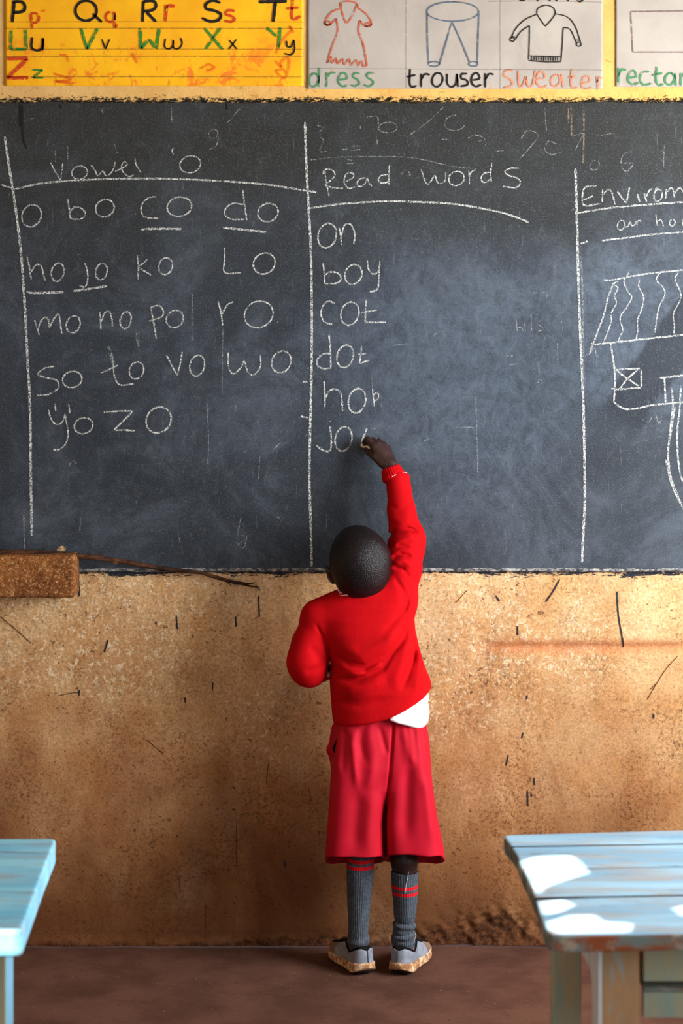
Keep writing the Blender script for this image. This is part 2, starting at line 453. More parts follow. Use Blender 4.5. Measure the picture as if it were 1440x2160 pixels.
def oval(cx, cy, rx, ry, a0=-80, sweep=372, tilt=0.12):
    r = []
    for i in range(17):
        a = math.radians(a0+sweep*i/16); x = rx*math.cos(a); y = ry*math.sin(a)
        r.append((cx+x-tilt*y, cy+y))
    return r
class Pen:
    """turns lists of (x, y) in a zoomed view of the photograph into flat strokes lying on a surface"""
    def __init__(s, ox, oy, sc, d, width, jitter=0.22, k=1.0): s.ox, s.oy, s.sc, s.d, s.w, s.j, s.k = ox, oy, sc, d, width, jitter, k
    def strokes(s, lines, width=None, sharp=False, onwall=False):
        V, F = [], []
        w0 = (width or s.w)*s.k*5.2/FPX/2
        for L in lines:
            px = [(s.ox+x/s.sc, s.oy+y/s.sc) for x, y in L]
            if sharp:
                q = []
                for a, b in zip(px[:-1], px[1:]): q += smooth_line([a, b])[:-1]
                q.append(np.array(px[-1], float))
            else: q = smooth_line(px)
            if len(q) < 2: continue
            w3 = [P(x, y, s.d) for x, y in q]
            base = len(V); n = len(w3)
            ph = random.uniform(0, 6.28)
            for i, p in enumerate(w3):
                a = w3[max(0, i-1)]; b = w3[min(n-1, i+1)]
                t = np.array([b[0]-a[0], b[2]-a[2]]); t /= max(np.linalg.norm(t), 1e-9)
                nn = np.array([-t[1], t[0]])
                w = w0*(1+s.j*math.sin(ph+i*0.9)*random.random()+s.j*random.uniform(-.6, .6))
                if i in (0, n-1): w *= 0.6
                y = p[1] if not onwall else float(wall_y(p[0], p[2]))-0.0015
                V += [(p[0]+nn[0]*w, y, p[2]+nn[1]*w), (p[0]-nn[0]*w, y, p[2]-nn[1]*w)]
            F += [(base+2*i, base+2*i+1, base+2*i+3, base+2*i+2) for i in range(n-1)]
        return V, F
    def draw(s, name, lines, mat, parent, width=None, label=None, sharp=False, onwall=False):
        V, F = s.strokes(lines, width, sharp, onwall)
        # all strokes face the room
        V = np.array(V); G = []
        for f in F:
            a, b, c_ = V[f[0]], V[f[1]], V[f[2]]
            G.append(f if np.cross(b-a, c_-b)[1] < 0 else f[::-1])
        o = link_mesh(name, V, G, mat, parent)
        if label: o['label'] = label
        return o

# paint drips and scratches on the plaster (part of the wall)
m = M('black_drip', 0.6, 0.3); m.col(rgb(34, 33, 34)); DRIP = m.m
pw = Pen(0, 0, 1, 0, 4)
def draw_wall(name, lines, mat, parent, width, label, onwall=True):
    for L in lines: pw.draw(name, [L], mat, parent, width, label, onwall=True)
draw_wall('paint_drip', [[(372, 1298), (374, 1327)], [(545, 1256), (547, 1302)], [(228, 1350), (220, 1376)], [(166, 1222), (167, 1258)], [(1300, 1248), (1304, 1300), (1313, 1352), (1315, 1366)],
    [(1180, 1222), (1165, 1248), (1150, 1270)], [(1112, 1668), (1113, 1700)], [(1120, 1673), (1121, 1680)], [(1126, 1640), (1127, 1656)], [(1045, 1256), (1053, 1268)],
    [(1112, 1466), (1110, 1476)], [(1091, 1320), (1091, 1340)], [(449, 1438), (448, 1456)], [(390, 1470), (391, 1482)], [(167, 1455), (167, 1468)], [(1378, 1505), (1378, 1516)], [(498, 1322), (497, 1300)],
    [(1072, 1592), (1067, 1615)], [(1103, 1545), (1100, 1558)], [(600, 1815), (601, 1830)]], DRIP, WALL, 3.2, 'black drip of blackboard paint', onwall=True)
m = M('scratch', 0.9, 0.1); m.col(rgb(92, 56, 32)); SCR = m.m
draw_wall('scratch', [[(499, 1730), (498, 1790), (500, 1838)], [(379, 1850), (380, 1882)], [(566, 1610), (561, 1655)], [(1428, 1384), (1405, 1410), (1385, 1440), (1364, 1476)], [(0, 1300), (30, 1325), (65, 1356)],
    [(1370, 1454), (1385, 1440)], [(310, 1560), (345, 1590)], [(985, 1245), (960, 1272)], [(120, 1468), (150, 1462), (165, 1460)], [(650, 1660), (657, 1690)], [(434, 1905), (434, 1960)]], SCR, WALL, 1.5, None, onwall=True)

# ------------------------------------------------------------------ blackboard painted on the wall
m = M('board_paint', 0.55, 0.25)
X, Y, Z = m.xyz()
nb_ = m.noise(2.2, 6, 0.6); nv = m.noise(20, 12, 0.84, 1.0, m.vec(1.15, 1, 0.9)); nf = m.noise(95, 6, 0.78)
c = m.mix(m.step(nb_, 0.35, 0.65), rgb(31, 36, 42), rgb(43, 49, 56))
# the board turns olive-black towards the top, with a noisy boundary
olive_top = m.step(m.math('ADD', Z, m.math('MULTIPLY', m.math('SUBTRACT', m.noise(3, 5), 0.5), 0.35)), 1.55-0.95, 2.12-0.95)
c = m.mix(m.math('MULTIPLY', olive_top, 0.85), c, rgb(38, 36, 28))
# blue-grey chalk dust rubbed in by the duster, swirling
dst = m.math('MULTIPLY', m.step(m.noise(3.6, 12, 0.74, 0.7), 0.42, 0.70), m.math('SUBTRACT', 1.0, m.math('MULTIPLY', olive_top, 0.7)))
c = m.mix(m.math('MULTIPLY', dst, 0.38), c, rgb(98, 107, 118))
c = m.mix(m.math('MULTIPLY', m.step(nv, 0.5, 0.78), 0.26), c, rgb(120, 122, 118))
# more dust around the middle right where words were wiped away
rr = m.math('SQRT', m.math('ADD', m.math('POWER', m.math('MULTIPLY', m.math('SUBTRACT', X, XW(960)), 2.2), 2.0), m.math('POWER', m.math('MULTIPLY', m.math('SUBTRACT', Z, ZW(800)-0.95), 2.0), 2.0)))
pat = m.math('MULTIPLY', m.math('SUBTRACT', 1.0, m.step(m.math('ADD', rr, m.math('MULTIPLY', m.math('SUBTRACT', nb_, 0.5), 1.4)), 0.25, 1.0)), m.step(nv, 0.25, 0.68))
c = m.mix(m.math('MULTIPLY', pat, 0.42), c, rgb(100, 113, 131))
r2 = m.math('SQRT', m.math('ADD', m.math('POWER', m.math('MULTIPLY', m.math('SUBTRACT', X, XW(1400)), 2.6), 2.0), m.math('POWER', m.math('MULTIPLY', m.math('SUBTRACT', Z, ZW(680)-0.95), 2.0), 2.0)))
p2 = m.math('MULTIPLY', m.math('SUBTRACT', 1.0, m.step(m.math('ADD', r2, m.math('MULTIPLY', m.math('SUBTRACT', nb_, 0.5), 1.2)), 0.2, 0.8)), m.step(nv, 0.25, 0.68))
c = m.mix(m.math('MULTIPLY', p2, 0.40), c, rgb(106, 119, 137))
# a clean dark streak left by a damp wipe, slanting on the right
a = math.atan2(ZW(690)-ZW(900), XW(1440)-XW(1290))
u = m.math('ADD', m.math('MULTIPLY', m.math('SUBTRACT', X, XW(1365)), math.cos(a)), m.math('MULTIPLY', m.math('SUBTRACT', Z, ZW(800)-0.95), math.sin(a)))
v = m.math('ADD', m.math('MULTIPLY', m.math('SUBTRACT', X, XW(1365)), -math.sin(a)), m.math('MULTIPLY', m.math('SUBTRACT', Z, ZW(800)-0.95), math.cos(a)))
vn = m.math('ADD', m.math('ABSOLUTE', v), m.math('MULTIPLY', m.math('SUBTRACT', m.noise(12, 4), 0.5), 0.05))
wp = m.math('MULTIPLY', m.math('SUBTRACT', 1.0, m.step(vn, 0.050, 0.066)), m.step(u, -0.17, -0.10))
c = m.mix(m.math('MULTIPLY', wp, 0.85), c, rgb(26, 31, 38))
sp = m.math('MULTIPLY', m.step(nf, 0.55, 0.70), m.step(m.noise(4, 3, 0.5, 0, m.vec(1, 1, 1, (9, 2, 4))), 0.40, 0.62))
c = m.mix(m.math('MULTIPLY', sp, 0.20), c, rgb(160, 168, 176))
st = m.step(m.noise(16, 4, 0.7, 0.5, m.vec(5, 1, 0.6, (2, 0, 5))), 0.68, 0.76)
c = m.mix(m.math('MULTIPLY', st, 0.35), c, rgb(165, 162, 150))
for rot in ((0, 0.75, 0), (0, -0.6, 0)):
    sc_ = m.step(m.noise(20, 6, 0.82, 0.3, m.vec(4.5, 1, 0.6, (rot[1]*9, 0, 2), rot)), 0.60, 0.72)
    c = m.mix(m.math('MULTIPLY', sc_, 0.28), c, rgb(150, 158, 164))
dk = m.step(m.noise(36, 8, 0.8), 0.50, 0.66)
c = m.mix(m.math('MULTIPLY', dk, 0.55), c, rgb(33, 38, 45))
c = m.mix(m.math('MULTIPLY', m.step(m.noise(260, 4, 0.8), 0.52, 0.66), 0.20), c, rgb(150, 158, 168))
m.col(c); m.rough(m.math('ADD', 0.46, m.math('MULTIPLY', nf, 0.2)))
m.bump(m.math('ADD', nf, m.noise(14, 4)), 0.12, 0.003)
BOARD = m.m

B0 = (0.0, -D_BOARD, 0.95)
bx = np.linspace(-1.9, 1.9, 260)
bot = Z_BOT+0.0020*wob(bx, bx*0, 40, 31)+0.0015*wob(bx, bx*0, 150, 32)
top = np.full_like(bx, Z_TOP+0.006)
ny = 40
V = []; F = []
for k in range(ny):
    t = k/(ny-1); zc = bot*(1-t)+top*t
    V += [(x, -D_BOARD-0.0010*float(w_), z) for x, z, w_ in zip(bx, zc, wob(bx, zc, 9, 33)*0)]
nbx = len(bx)
for k in range(ny-1):
    for i in range(nbx-1): F.append((k*nbx+i, k*nbx+i+1, (k+1)*nbx+i+1, (k+1)*nbx+i))
# edges back to the plaster
b = len(V); V += [(x, 0.004, z) for x, z in zip(bx, bot)]
F += [(b+i, b+i+1, i+1, i) for i in range(nbx-1)]
b = len(V); V += [(x, -0.001, z) for x, z in zip(bx, top)]; t0 = (ny-1)*nbx
F += [(t0+i, t0+i+1, b+i+1, b+i) for i in range(nbx-1)]
board = link_mesh('blackboard', V, F, BOARD, loc=B0)
tag(board, 'wide black painted blackboard covered in chalk writing across the wall', 'blackboard')
# raised bead of paint along the bottom edge
m = M('board_bead', 0.6, 0.35)
c = m.mix(m.step(m.noise(60, 6, 0.8, 0.5, m.vec(1, 1, 2)), 0.44, 0.58), rgb(44, 48, 56), rgb(170, 168, 162))
c = m.mix(m.math('MULTIPLY', m.step(m.noise(40, 6, 0.8), 0.50, 0.62), 0.8), c, rgb(34, 37, 44))
m.col(c); m.bump(m.noise(80, 4), 0.5, 0.004); BEAD = m.m
V = []; F = []; seg = 8
bx2 = np.linspace(-1.9, 1.9, 500)
for i, x in enumerate(bx2):
    zc = Z_BOT+0.001+0.0014*wob(np.array([x]), np.zeros(1), 60, 35)[0]; r = 0.0058+0.0014*wob(np.array([x]), np.zeros(1), 90, 36)[0]
    for k in range(seg):
        a = 2*math.pi*k/seg; V.append((x, -0.006-r*1.0*math.cos(a), zc+r*0.9*math.sin(a)))
for i in range(len(bx2)-1):
    for k in range(seg): F.append((i*seg+k, (i+1)*seg+k, (i+1)*seg+(k+1) % seg, i*seg+(k+1) % seg))
o = link_mesh('bottom_edge', V, F, BEAD, board, smooth=True); o['label'] = 'raised chalk-dusted bottom edge of the board'

m = M('chalk', 0.95, 0.05)
m.col(rgb(226, 226, 218)); m.alpha(m.math('MULTIPLY', m.step(m.noise(330, 3, 0.75), 0.36, 0.66), 0.88)); CHALK = m.m
m = M('faint_chalk', 0.95, 0.05)
m.col(rgb(205, 206, 200)); m.alpha(m.math('MULTIPLY', m.step(m.noise(260, 3, 0.7), 0.42, 0.66), 0.40)); FAINT = m.m
m = M('wet_drip', 0.4, 0.4); m.col(rgb(14, 14, 14)); WET = m.m
m = M('dirty_drip', 0.9, 0.1); m.col(rgb(150, 132, 112)); m.alpha(m.math('MULTIPLY', m.step(m.noise(120, 3), 0.35, 0.6), 0.6)); DIRTY = m.m

DC = D_BOARD+0.0016; KC = 0.82
A = Pen(0, 230, 2.057, DC, 4.6, k=KC); B = Pen(0, 600, 2.057, DC, 4.6, k=KC); C = Pen(620, 230, 2.3226, DC, 4.6, k=KC); D = Pen(620, 600, 2.3226, DC, 4.8, k=KC)
E = Pen(1180, 200, 4.319, DC, 4.0, k=KC); Fp = Pen(1180, 660, 3.723, DC, 4.2, k=KC); R0 = Pen(0, 0, 1, DC, 5, k=KC)
SMUDGES = []
def clusters(pen, strokes, gap):
    """strokes that touch belong to one letter"""
    pts = [np.array([q for q in smooth_line([(x/pen.sc, y/pen.sc) for x, y in L], step=2.0)]) for L in strokes]
    lab = list(range(len(pts)))
    for i in range(len(pts)):
        for j in range(i):
            dmin = np.min(np.linalg.norm(pts[i][:, None]-pts[j][None], axis=2))
            if dmin < gap:
                a, b_ = lab[i], lab[j]; lab = [b_ if l == a else l for l in lab]
    return [[strokes[i] for i in range(len(pts)) if lab[i] == l] for l in dict.fromkeys(lab)]
def line(name, pen, strokes, **k):
    mat = k.pop('mat', CHALK)
    if name == 'chalk_smudge' and mat in (FAINT, CHALK) and k.get('label') is None:
        SMUDGES.append(pen.strokes(strokes, k.get('width'))); return
    for g in (clusters(pen, strokes, 5.0) if name in ('chalk_letter', 'chalk_line', 'white_drip', 'black_drip') else [strokes]):
        k2 = dict(k)
        if name == 'chalk_letter': k2['width'] = (k.get('width') or pen.w)*0.82
        pen.draw(name, g, mat, board, **k2)
cl = 'chalk_line'; cw = 'chalk_letter'
line(cl, R0, [[(10, 288), (19, 350), (30, 420), (43, 520), (52, 640), (58, 760), (63, 850), (65, 1000), (67, 1130)]], width=6.5)
line(cl, R0, [[(643, 258), (646, 350), (650, 430), (655, 520), (657, 640), (657, 760), (654, 900), (652, 1000), (655, 1100), (657, 1195)]], width=6.2)
line(cl, R0, [[(1213, 355), (1216, 450), (1218, 540), (1221, 640), (1224, 720), (1229, 830), (1232, 950), (1233, 1050), (1230, 1120), (1227, 1186)]], width=6.4)
line(cl, R0, [[(1225, 540), (1228, 620), (1229, 700), (1231, 820)]], width=5, mat=FAINT)
line(cl, R0, [[(28, 400), (80, 388), (150, 381), (250, 377), (350, 377), (450, 381), (550, 388), (620, 398), (670, 406)]], width=4.6)
line(cl, R0, [[(0, 389), (24, 396)]], width=4)
line(cl, C, [[(80, 485), (200, 468), (330, 458), (450, 452), (600, 455), (760, 463), (900, 483), (1020, 508), (1100, 535), (1150, 556)]], width=4.6)
line(cl, E, [[(170, 1078), (400, 1038), (700, 1008), (1300, 965)]], width=4.4)
line(cl, E, [[(380, 1328), (600, 1303), (850, 1272), (1300, 1235)]], width=4.2)
line(cl, E, [[(110, 970), (150, 1010), (105, 1055)]], width=3, mat=FAINT)
line(cl, R0, [[(50, 1085), (52, 1162)]], width=3.5, mat=FAINT)
line(cl, R0, [[(638, 805), (648, 806)], [(634, 878), (650, 881)], [(649, 776), (651, 777)], [(1223, 515), (1240, 508)]], width=4.5)
line(cw, A, [[(220, 232), (240, 272), (262, 308)], [(262, 308), (268, 275), (272, 236)], oval(345, 276, 34, 29), [(395, 244), (412, 266), (425, 290), (445, 270), (462, 290), (488, 268), (500, 228)],
    [(500, 270), (530, 256), (552, 240), (540, 228), (527, 248), (535, 275), (560, 292), (580, 286)], [(585, 212), (592, 245), (612, 275)]], width=4)
line(cw, A, [oval(825, 240, 45, 37), [(752, 168), (746, 182), (752, 197)]], width=4)
line(cw, A, [oval(137, 463, 42, 48)])
line(cw, A, [[(292, 388), (300, 430), (305, 476)], [(303, 445), (325, 425), (355, 432), (370, 455), (355, 475), (320, 478), (303, 470)], oval(455, 430, 40, 38)])
line(cw, A, [[(678, 380), (648, 384), (619, 408), (612, 445), (632, 470), (690, 474)], oval(778, 424, 53, 42), [(585, 453), (589, 457)]])
line(cl, A, [[(610, 522), (700, 519), (788, 521)]], width=5.4)
line(cw, A, [[(1055, 414), (1010, 410), (980, 430), (975, 458), (1005, 478), (1060, 478)], [(1052, 348), (1060, 410), (1070, 482)], oval(1162, 449, 44, 40)])
line(cl, A, [[(968, 515), (1060, 524), (1155, 534)]], width=5.4)
line(cw, A, [[(118, 640), (128, 690), (135, 738)], [(135, 705), (155, 677), (178, 680), (188, 715), (196, 745)], oval(250, 708, 27, 40)])
line(cl, A, [[(115, 792), (150, 798), (275, 795)]], width=5.6)
line(cw, A, [[(368, 668), (380, 710), (378, 755), (365, 772), (345, 765)], oval(440, 705, 25, 36), [(338, 628), (342, 632)]])
line(cl, A, [[(318, 790), (400, 778), (465, 768)]], width=5.6)
line(cw, A, [[(595, 635), (600, 690), (598, 738)], [(640, 650), (622, 668), (603, 687), (630, 705), (655, 720)], oval(718, 682, 30, 36)])
line(cw, A, [[(973, 600), (974, 650), (975, 709), (1045, 710)], oval(1146, 670, 47, 46)], sharp=False)
line(cw, B, [[(150, 155), (160, 185), (170, 220)], [(165, 190), (180, 155), (198, 143), (210, 155), (215, 190)], [(215, 185), (238, 142), (254, 130), (262, 170), (268, 215)], oval(318, 173, 30, 37)])
line(cw, B, [[(432, 118), (435, 150), (437, 193)], [(437, 165), (455, 122), (475, 120), (485, 150), (488, 182)], oval(545, 155, 24, 37)])
line(cw, B, [[(655, 98), (665, 160), (678, 235)], [(655, 98), (690, 92), (708, 115), (700, 140), (645, 160)], oval(758, 150, 37, 38)])
line(cw, B, [[(945, 72), (958, 120), (966, 178)], [(962, 130), (985, 90), (1012, 75)], oval(1122, 130, 62, 58), [(1203, 161), (1207, 165)]])
line(cw, B, [[(235, 355), (190, 365), (165, 390), (200, 405), (245, 415), (255, 445), (215, 475), (160, 482)], oval(313, 412, 42, 35)])
line(cw, B, [[(484, 298), (490, 340), (497, 400), (520, 435), (580, 432)], [(437, 385), (475, 368), (512, 350)], oval(592, 373, 31, 37)])
line('chalk_smudge', B, [[(470, 268), (488, 330), (494, 350)], [(595, 210), (600, 270)]], width=9, mat=FAINT)
line(cw, B, [[(722, 308), (745, 352), (768, 395)], [(768, 395), (780, 350), (790, 292)], oval(855, 352, 32, 45)])
line(cw, B, [[(990, 295), (990, 350), (1010, 388), (1045, 360), (1060, 335), (1075, 380), (1100, 392), (1128, 360), (1130, 305)], oval(1220, 336, 42, 47)])
line(cw, B, [[(210, 545), (225, 590), (250, 608), (275, 590), (282, 560)], [(282, 560), (295, 640), (285, 690), (260, 715), (230, 718)], oval(362, 613, 40, 35), [(238, 518), (242, 550)], [(298, 520), (303, 560)]])
line(cw, B, [[(450, 555), (520, 549), (575, 550)], [(575, 552), (535, 592), (495, 630)], [(495, 632), (540, 632), (585, 635)], oval(688, 588, 54, 56)], width=5.2)
line(cw, C, [[(150, 300), (158, 360), (172, 430)], [(142, 318), (150, 297), (185, 298), (200, 320), (185, 345), (150, 372)], [(150, 372), (190, 385), (240, 388)],
    [(240, 355), (265, 350), (293, 330), (282, 312), (255, 320), (245, 355), (265, 388), (300, 382)], [(350, 335), (318, 345), (308, 368), (325, 380), (350, 360), (358, 335)], [(358, 335), (365, 360), (382, 378)],
    [(460, 320), (428, 325), (412, 345), (425, 362), (455, 358), (466, 335)], [(467, 275), (464, 320), (465, 372)]], width=4)
line(cw, C, [[(622, 295), (640, 350), (655, 368), (675, 345), (690, 325), (700, 355), (715, 365), (740, 350), (742, 312)], oval(795, 340, 38, 35), [(855, 300), (858, 340), (858, 368)], [(858, 335), (868, 308), (888, 298)],
    [(958, 310), (930, 315), (915, 340), (930, 360), (960, 345)], [(968, 265), (963, 310), (966, 357)], [(1100, 290), (1060, 290), (1032, 305), (1050, 325), (1095, 340), (1108, 362), (1085, 385), (1022, 378)]], width=4)
line('chalk_dash', C, [[(525, 320), (545, 300), (570, 318), (550, 330)]], width=3.5, mat=FAINT)
line(cw, C, [oval(162, 620, 45, 60), [(220, 580), (228, 620), (233, 665)], [(230, 625), (245, 572), (270, 562), (290, 585), (297, 625), (292, 662)]])
line(cw, C, [[(142, 755), (148, 805), (150, 855)], [(150, 815), (175, 798), (215, 805), (230, 830), (210, 852), (150, 856)], oval(290, 810, 42, 48), [(358, 740), (365, 785), (385, 808), (412, 795), (420, 745)], [(420, 745), (415, 830), (408, 882), (370, 897)]])
line(cw, D, [[(200, 95), (170, 82), (142, 105), (132, 145), (150, 185), (190, 195)], oval(273, 143, 44, 57), [(352, 75), (350, 130), (348, 185)], [(348, 185), (400, 186), (450, 185)], [(330, 138), (408, 125)]])
line(cw, D, [[(175, 338), (145, 340), (115, 365), (115, 395), (140, 412), (180, 410)], [(170, 242), (178, 320), (180, 412)], oval(250, 352, 40, 55), [(330, 300), (328, 340), (322, 383), (340, 380), (368, 372)], [(312, 342), (352, 338)]])
line(cw, D, [[(147, 472), (150, 540), (150, 600)], [(150, 560), (175, 520), (210, 515), (230, 540), (235, 580), (238, 620)], oval(308, 570, 42, 60)], width=5.2)
line('chalk_smudge', D, [[(382, 458), (384, 512)]], width=3.4)
line(cw, D, [[(384, 512), (388, 555), (395, 605)], [(385, 545), (405, 530), (415, 545), (405, 565), (388, 570)]], width=3.8)
line(cw, D, [[(175, 695), (182, 750), (180, 805), (165, 818), (135, 808), (108, 788)], [(175, 668), (178, 672)], oval(242, 757, 41, 60), [(357, 705), (345, 735), (333, 765), (333, 800)]], width=5)
line('chalk_smudge', D, [[(360, 708), (395, 706), (410, 730)]], width=3.2, mat=FAINT)
line(cw, E, [[(335, 830), (285, 832), (232, 842), (212, 885), (205, 960), (218, 1000), (260, 1010), (370, 990)], [(210, 957), (250, 945), (305, 920)], [(392, 865), (390, 920), (388, 975)], [(392, 915), (438, 865), (470, 880), (490, 940), (505, 1000)],
    [(525, 880), (565, 935), (605, 985)], [(605, 985), (622, 920), (635, 840)], [(708, 905), (730, 980)], [(768, 895), (792, 975)], [(788, 930), (810, 880), (838, 855)], oval(895, 915, 38, 55), [(868, 862), (885, 852), (902, 862)],
    [(972, 860), (967, 900), (965, 945)], [(968, 905), (1010, 848), (1035, 870), (1045, 940)], [(1045, 900), (1085, 850), (1118, 870), (1145, 935)]], width=4.6)
line(cw, E, [oval(558, 1188, 32, 45), [(585, 1140), (595, 1195), (622, 1200), (640, 1150)], [(645, 1150), (655, 1190), (682, 1185), (690, 1150)], [(700, 1150), (705, 1190)], [(702, 1168), (722, 1142), (745, 1160)],
    [(875, 1090), (882, 1140), (887, 1192)], [(888, 1155), (918, 1140), (935, 1160), (945, 1198)], oval(1025, 1165, 25, 30), [(1115, 1130), (1120, 1190)], [(1120, 1160), (1145, 1135), (1160, 1190)]], width=3.4)
line('chalk_drawing', E, [[(390, 1690), (500, 1683), (700, 1645), (900, 1618), (1300, 1580)], [(485, 1725), (440, 1850), (400, 2010), (345, 2160), (320, 2230), (265, 2370)], [(480, 1725), (530, 1700)]], width=4, label='chalk outline of a thatched roof')
line('chalk_drawing', E, [[(500, 1735), (530, 1760), (500, 1830), (515, 1900), (470, 1990), (470, 2060), (430, 2180), (395, 2260)], [(630, 1620), (585, 1700), (620, 1790), (655, 1850), (600, 1950), (550, 2030), (575, 2140), (560, 2180), (530, 2250)],
    [(730, 1690), (718, 1740), (765, 1850), (740, 1970), (708, 2050), (710, 2150), (690, 2250)], [(935, 1600), (880, 1680), (945, 1760), (955, 1830), (900, 1950), (865, 2170)], [(1080, 1620), (1050, 1680), (1100, 1800), (1095, 1870), (1035, 2000), (1045, 2100), (1038, 2180)],
    [(1230, 1600), (1200, 1690), (1235, 1800), (1190, 1950), (1200, 2100)]], width=3.2, label='wavy chalk lines of thatch')
line('chalk_drawing', Fp, [[(250, 250), (400, 235), (600, 212), (750, 195), (915, 178), (1100, 150)], [(250, 235), (262, 252)], [(400, 240), (415, 330), (430, 450), (432, 600), (425, 700)], [(425, 700), (470, 735), (530, 757), (620, 748), (720, 725), (850, 712), (1100, 690)],
    [(435, 448), (530, 440), (632, 437)], [(640, 445), (642, 580)], [(405, 595), (470, 600), (560, 592), (640, 590)], [(450, 455), (530, 515), (620, 575)], [(610, 450), (530, 520), (470, 600)]], width=4.4, label='chalk drawing of a hut wall with a crossed window')
line('chalk_drawing', Fp, [[(785, 510), (830, 508), (900, 498), (1100, 480)], [(822, 510), (826, 600), (832, 705)], [(880, 590), (888, 720), (870, 900), (852, 1100), (870, 1280), (920, 1420), (968, 1530), (1050, 1640)], [(950, 570), (942, 750), (925, 900), (925, 1080), (940, 1230), (975, 1340), (1050, 1450)],
    [(835, 1150), (860, 1280), (900, 1400), (960, 1520)], [(905, 740), (885, 850), (862, 1010)]], width=4.6, label='chalk drawing of a door with a winding path')
line('chalk_smudge', Fp, [[(200, 332), (240, 315), (275, 265)], [(275, 265), (285, 320), (310, 360)], [(755, 805), (780, 870), (805, 805)], [(725, 812), (700, 860)], [(815, 910), (805, 940)]], width=3.4)
# half wiped marks
line('chalk_smudge', A, [oval(925, 108, 20, 20), [(945, 95), (947, 130), (935, 160), (908, 176)], [(980, 62), (1000, 45), (1032, 5)], [(95, 55), (150, 38)], [(207, 130), (208, 162)], [(240, 180), (240, 230)], [(293, 155), (296, 240)], [(495, 150), (512, 195)], [(1030, 2), (1045, 2)]], width=2.6, mat=FAINT)
K = Pen(640, 220, 1.8, DC, 3)
line('chalk_smudge', K, [[(65, 125), (75, 140), (62, 178), (92, 178)], [(135, 170), (165, 172)], [(165, 158), (162, 180)], [(180, 160), (215, 158)], [(178, 174), (218, 172)], [(278, 130), (282, 165)], [(215, 75), (218, 105)], [(378, 42), (378, 75)], [(525, 133), (550, 132)], [(620, 130), (650, 117), (690, 130), (660, 142)], [(690, 142), (690, 160)],
    [(718, 180), (765, 175)], [(825, 130), (850, 100), (890, 115), (870, 150), (815, 215)], [(960, 150), (930, 140), (915, 170), (940, 190), (985, 180)], [(1112, 122), (1168, 110)], [(1025, 120), (1060, 112), (1030, 175)], [(1245, 180), (1215, 190), (1205, 225), (1225, 255), (1250, 225), (1210, 225)], [(1368, 160), (1366, 240)], oval(1105, 232, 18, 18),
    [(235, 48), (280, 48), (282, 100)], [(50, 80), (75, 90), (60, 105)], oval(320, 88, 35, 20), [(405, 115), (480, 60), (530, 10)], [(20, 212), (150, 200), (400, 202), (560, 235), (660, 245)], [(165, 210), (185, 212)], [(162, 226), (190, 224)], oval(575, 70, 40, 30, 20, 250)], width=2.4, mat=FAINT)
line('chalk_smudge', D, [[(1088, 170), (1093, 235)], [(1090, 215), (1115, 212), (1122, 232)], [(1130, 190), (1132, 235)], [(1160, 145), (1162, 225)], [(1215, 175), (1190, 190), (1220, 215), (1195, 232)], [(1150, 272), (1172, 282)], [(1160, 42), (1235, 42), (1235, 65)], [(1290, 285), (1292, 400)], [(890, 545), (900, 925)], [(790, 700), (900, 700)], [(1310, 180), (1315, 230)],
    [(630, 770), (660, 755)], [(1040, 350), (1075, 350)], [(1055, 395), (1085, 390)], [(480, 300), (560, 290)], [(680, 250), (715, 225)], oval(1205, 478, 10, 12)], width=2.6, mat=FAINT)
line('chalk_smudge', R0, [[(500, 1130), (520, 1132), (512, 1156), (500, 1140), (508, 1090)], [(496, 1160), (512, 1140), (520, 1160)], [(145, 985), (152, 972), (162, 978)], [(575, 950), (590, 935)], [(440, 925), (438, 980)], [(548, 960), (545, 1010)], [(580, 1090), (600, 1095)], [(436, 850), (440, 925)], [(470, 690), (468, 830)], [(375, 1120), (385, 1170)], [(405, 620), (405, 720)]], width=2.2, mat=FAINT)
line('white_drip', R0, [[(1230, 226), (1231, 280), (1229, 346)], [(1204, 226), (1205, 292)], [(1198, 226), (1199, 260)]], width=4.6, mat=DIRTY)
line('white_drip', R0, [[(1148, 226), (1150, 250), (1152, 276)], [(215, 228), (216, 240)], [(295, 225), (297, 242)], [(361, 228), (362, 260)]], width=3.2, mat=FAINT)
line('black_drip', R0, [[(42, 222), (43, 268)], [(47, 222), (48, 270), (50, 296), (57, 314)], [(128, 220), (129, 230)], [(478, 218), (479, 232)]], width=3.4, mat=WET)

V, F = merge(SMUDGES); V = np.array(V)
F = [f if np.cross(V[f[1]]-V[f[0]], V[f[2]]-V[f[0]])[1] < 0 else f[::-1] for f in F]
o = link_mesh('chalk_smudge', V, F, FAINT, board); tag(o, 'faint half-wiped chalk marks', kind='stuff')

# ------------------------------------------------------------------ posters
def paper(name, px0, px1, py0, py1, mat, label, seed):
    d = D_LIP+0.003
    nx, nz = 120, 90
    a = P(px0, py0, d); b_ = P(px1, py1, d)
    gx, gz = np.meshgrid(np.linspace(a[0], b_[0], nx), np.linspace(b_[2], a[2], nz))
    gx = gx+0.0012*wob(gz, gz*0, 25, seed)*(np.abs(gx-(a[0]+b_[0])/2) > abs(b_[0]-a[0])*0.49)
    gz = gz+0.0012*wob(gx, gx*0, 30, seed+1)*(gz < b_[2]+0.003)
    gy = -d-0.0005-0.0006*wob(gx, gz, 30, seed+2)-0.0003*wob(gx, gz, 90, seed+3)
    V = np.stack([gx, gy, gz], -1).reshape(-1, 3)
    ii = np.arange(nz-1)[:, None]*nx+np.arange(nx-1)[None]
    F = np.stack([ii, ii+1, ii+nx+1, ii+nx], -1).reshape(-1, 4)
    o = link_mesh(name, V, F, mat, loc=((a[0]+b_[0])/2, -d, b_[2]), smooth=True)
    s = o.modifiers.new('thickness', 'SOLIDIFY'); s.thickness = 0.0006; s.offset = -1
    tag(o, label, 'poster')
    return o
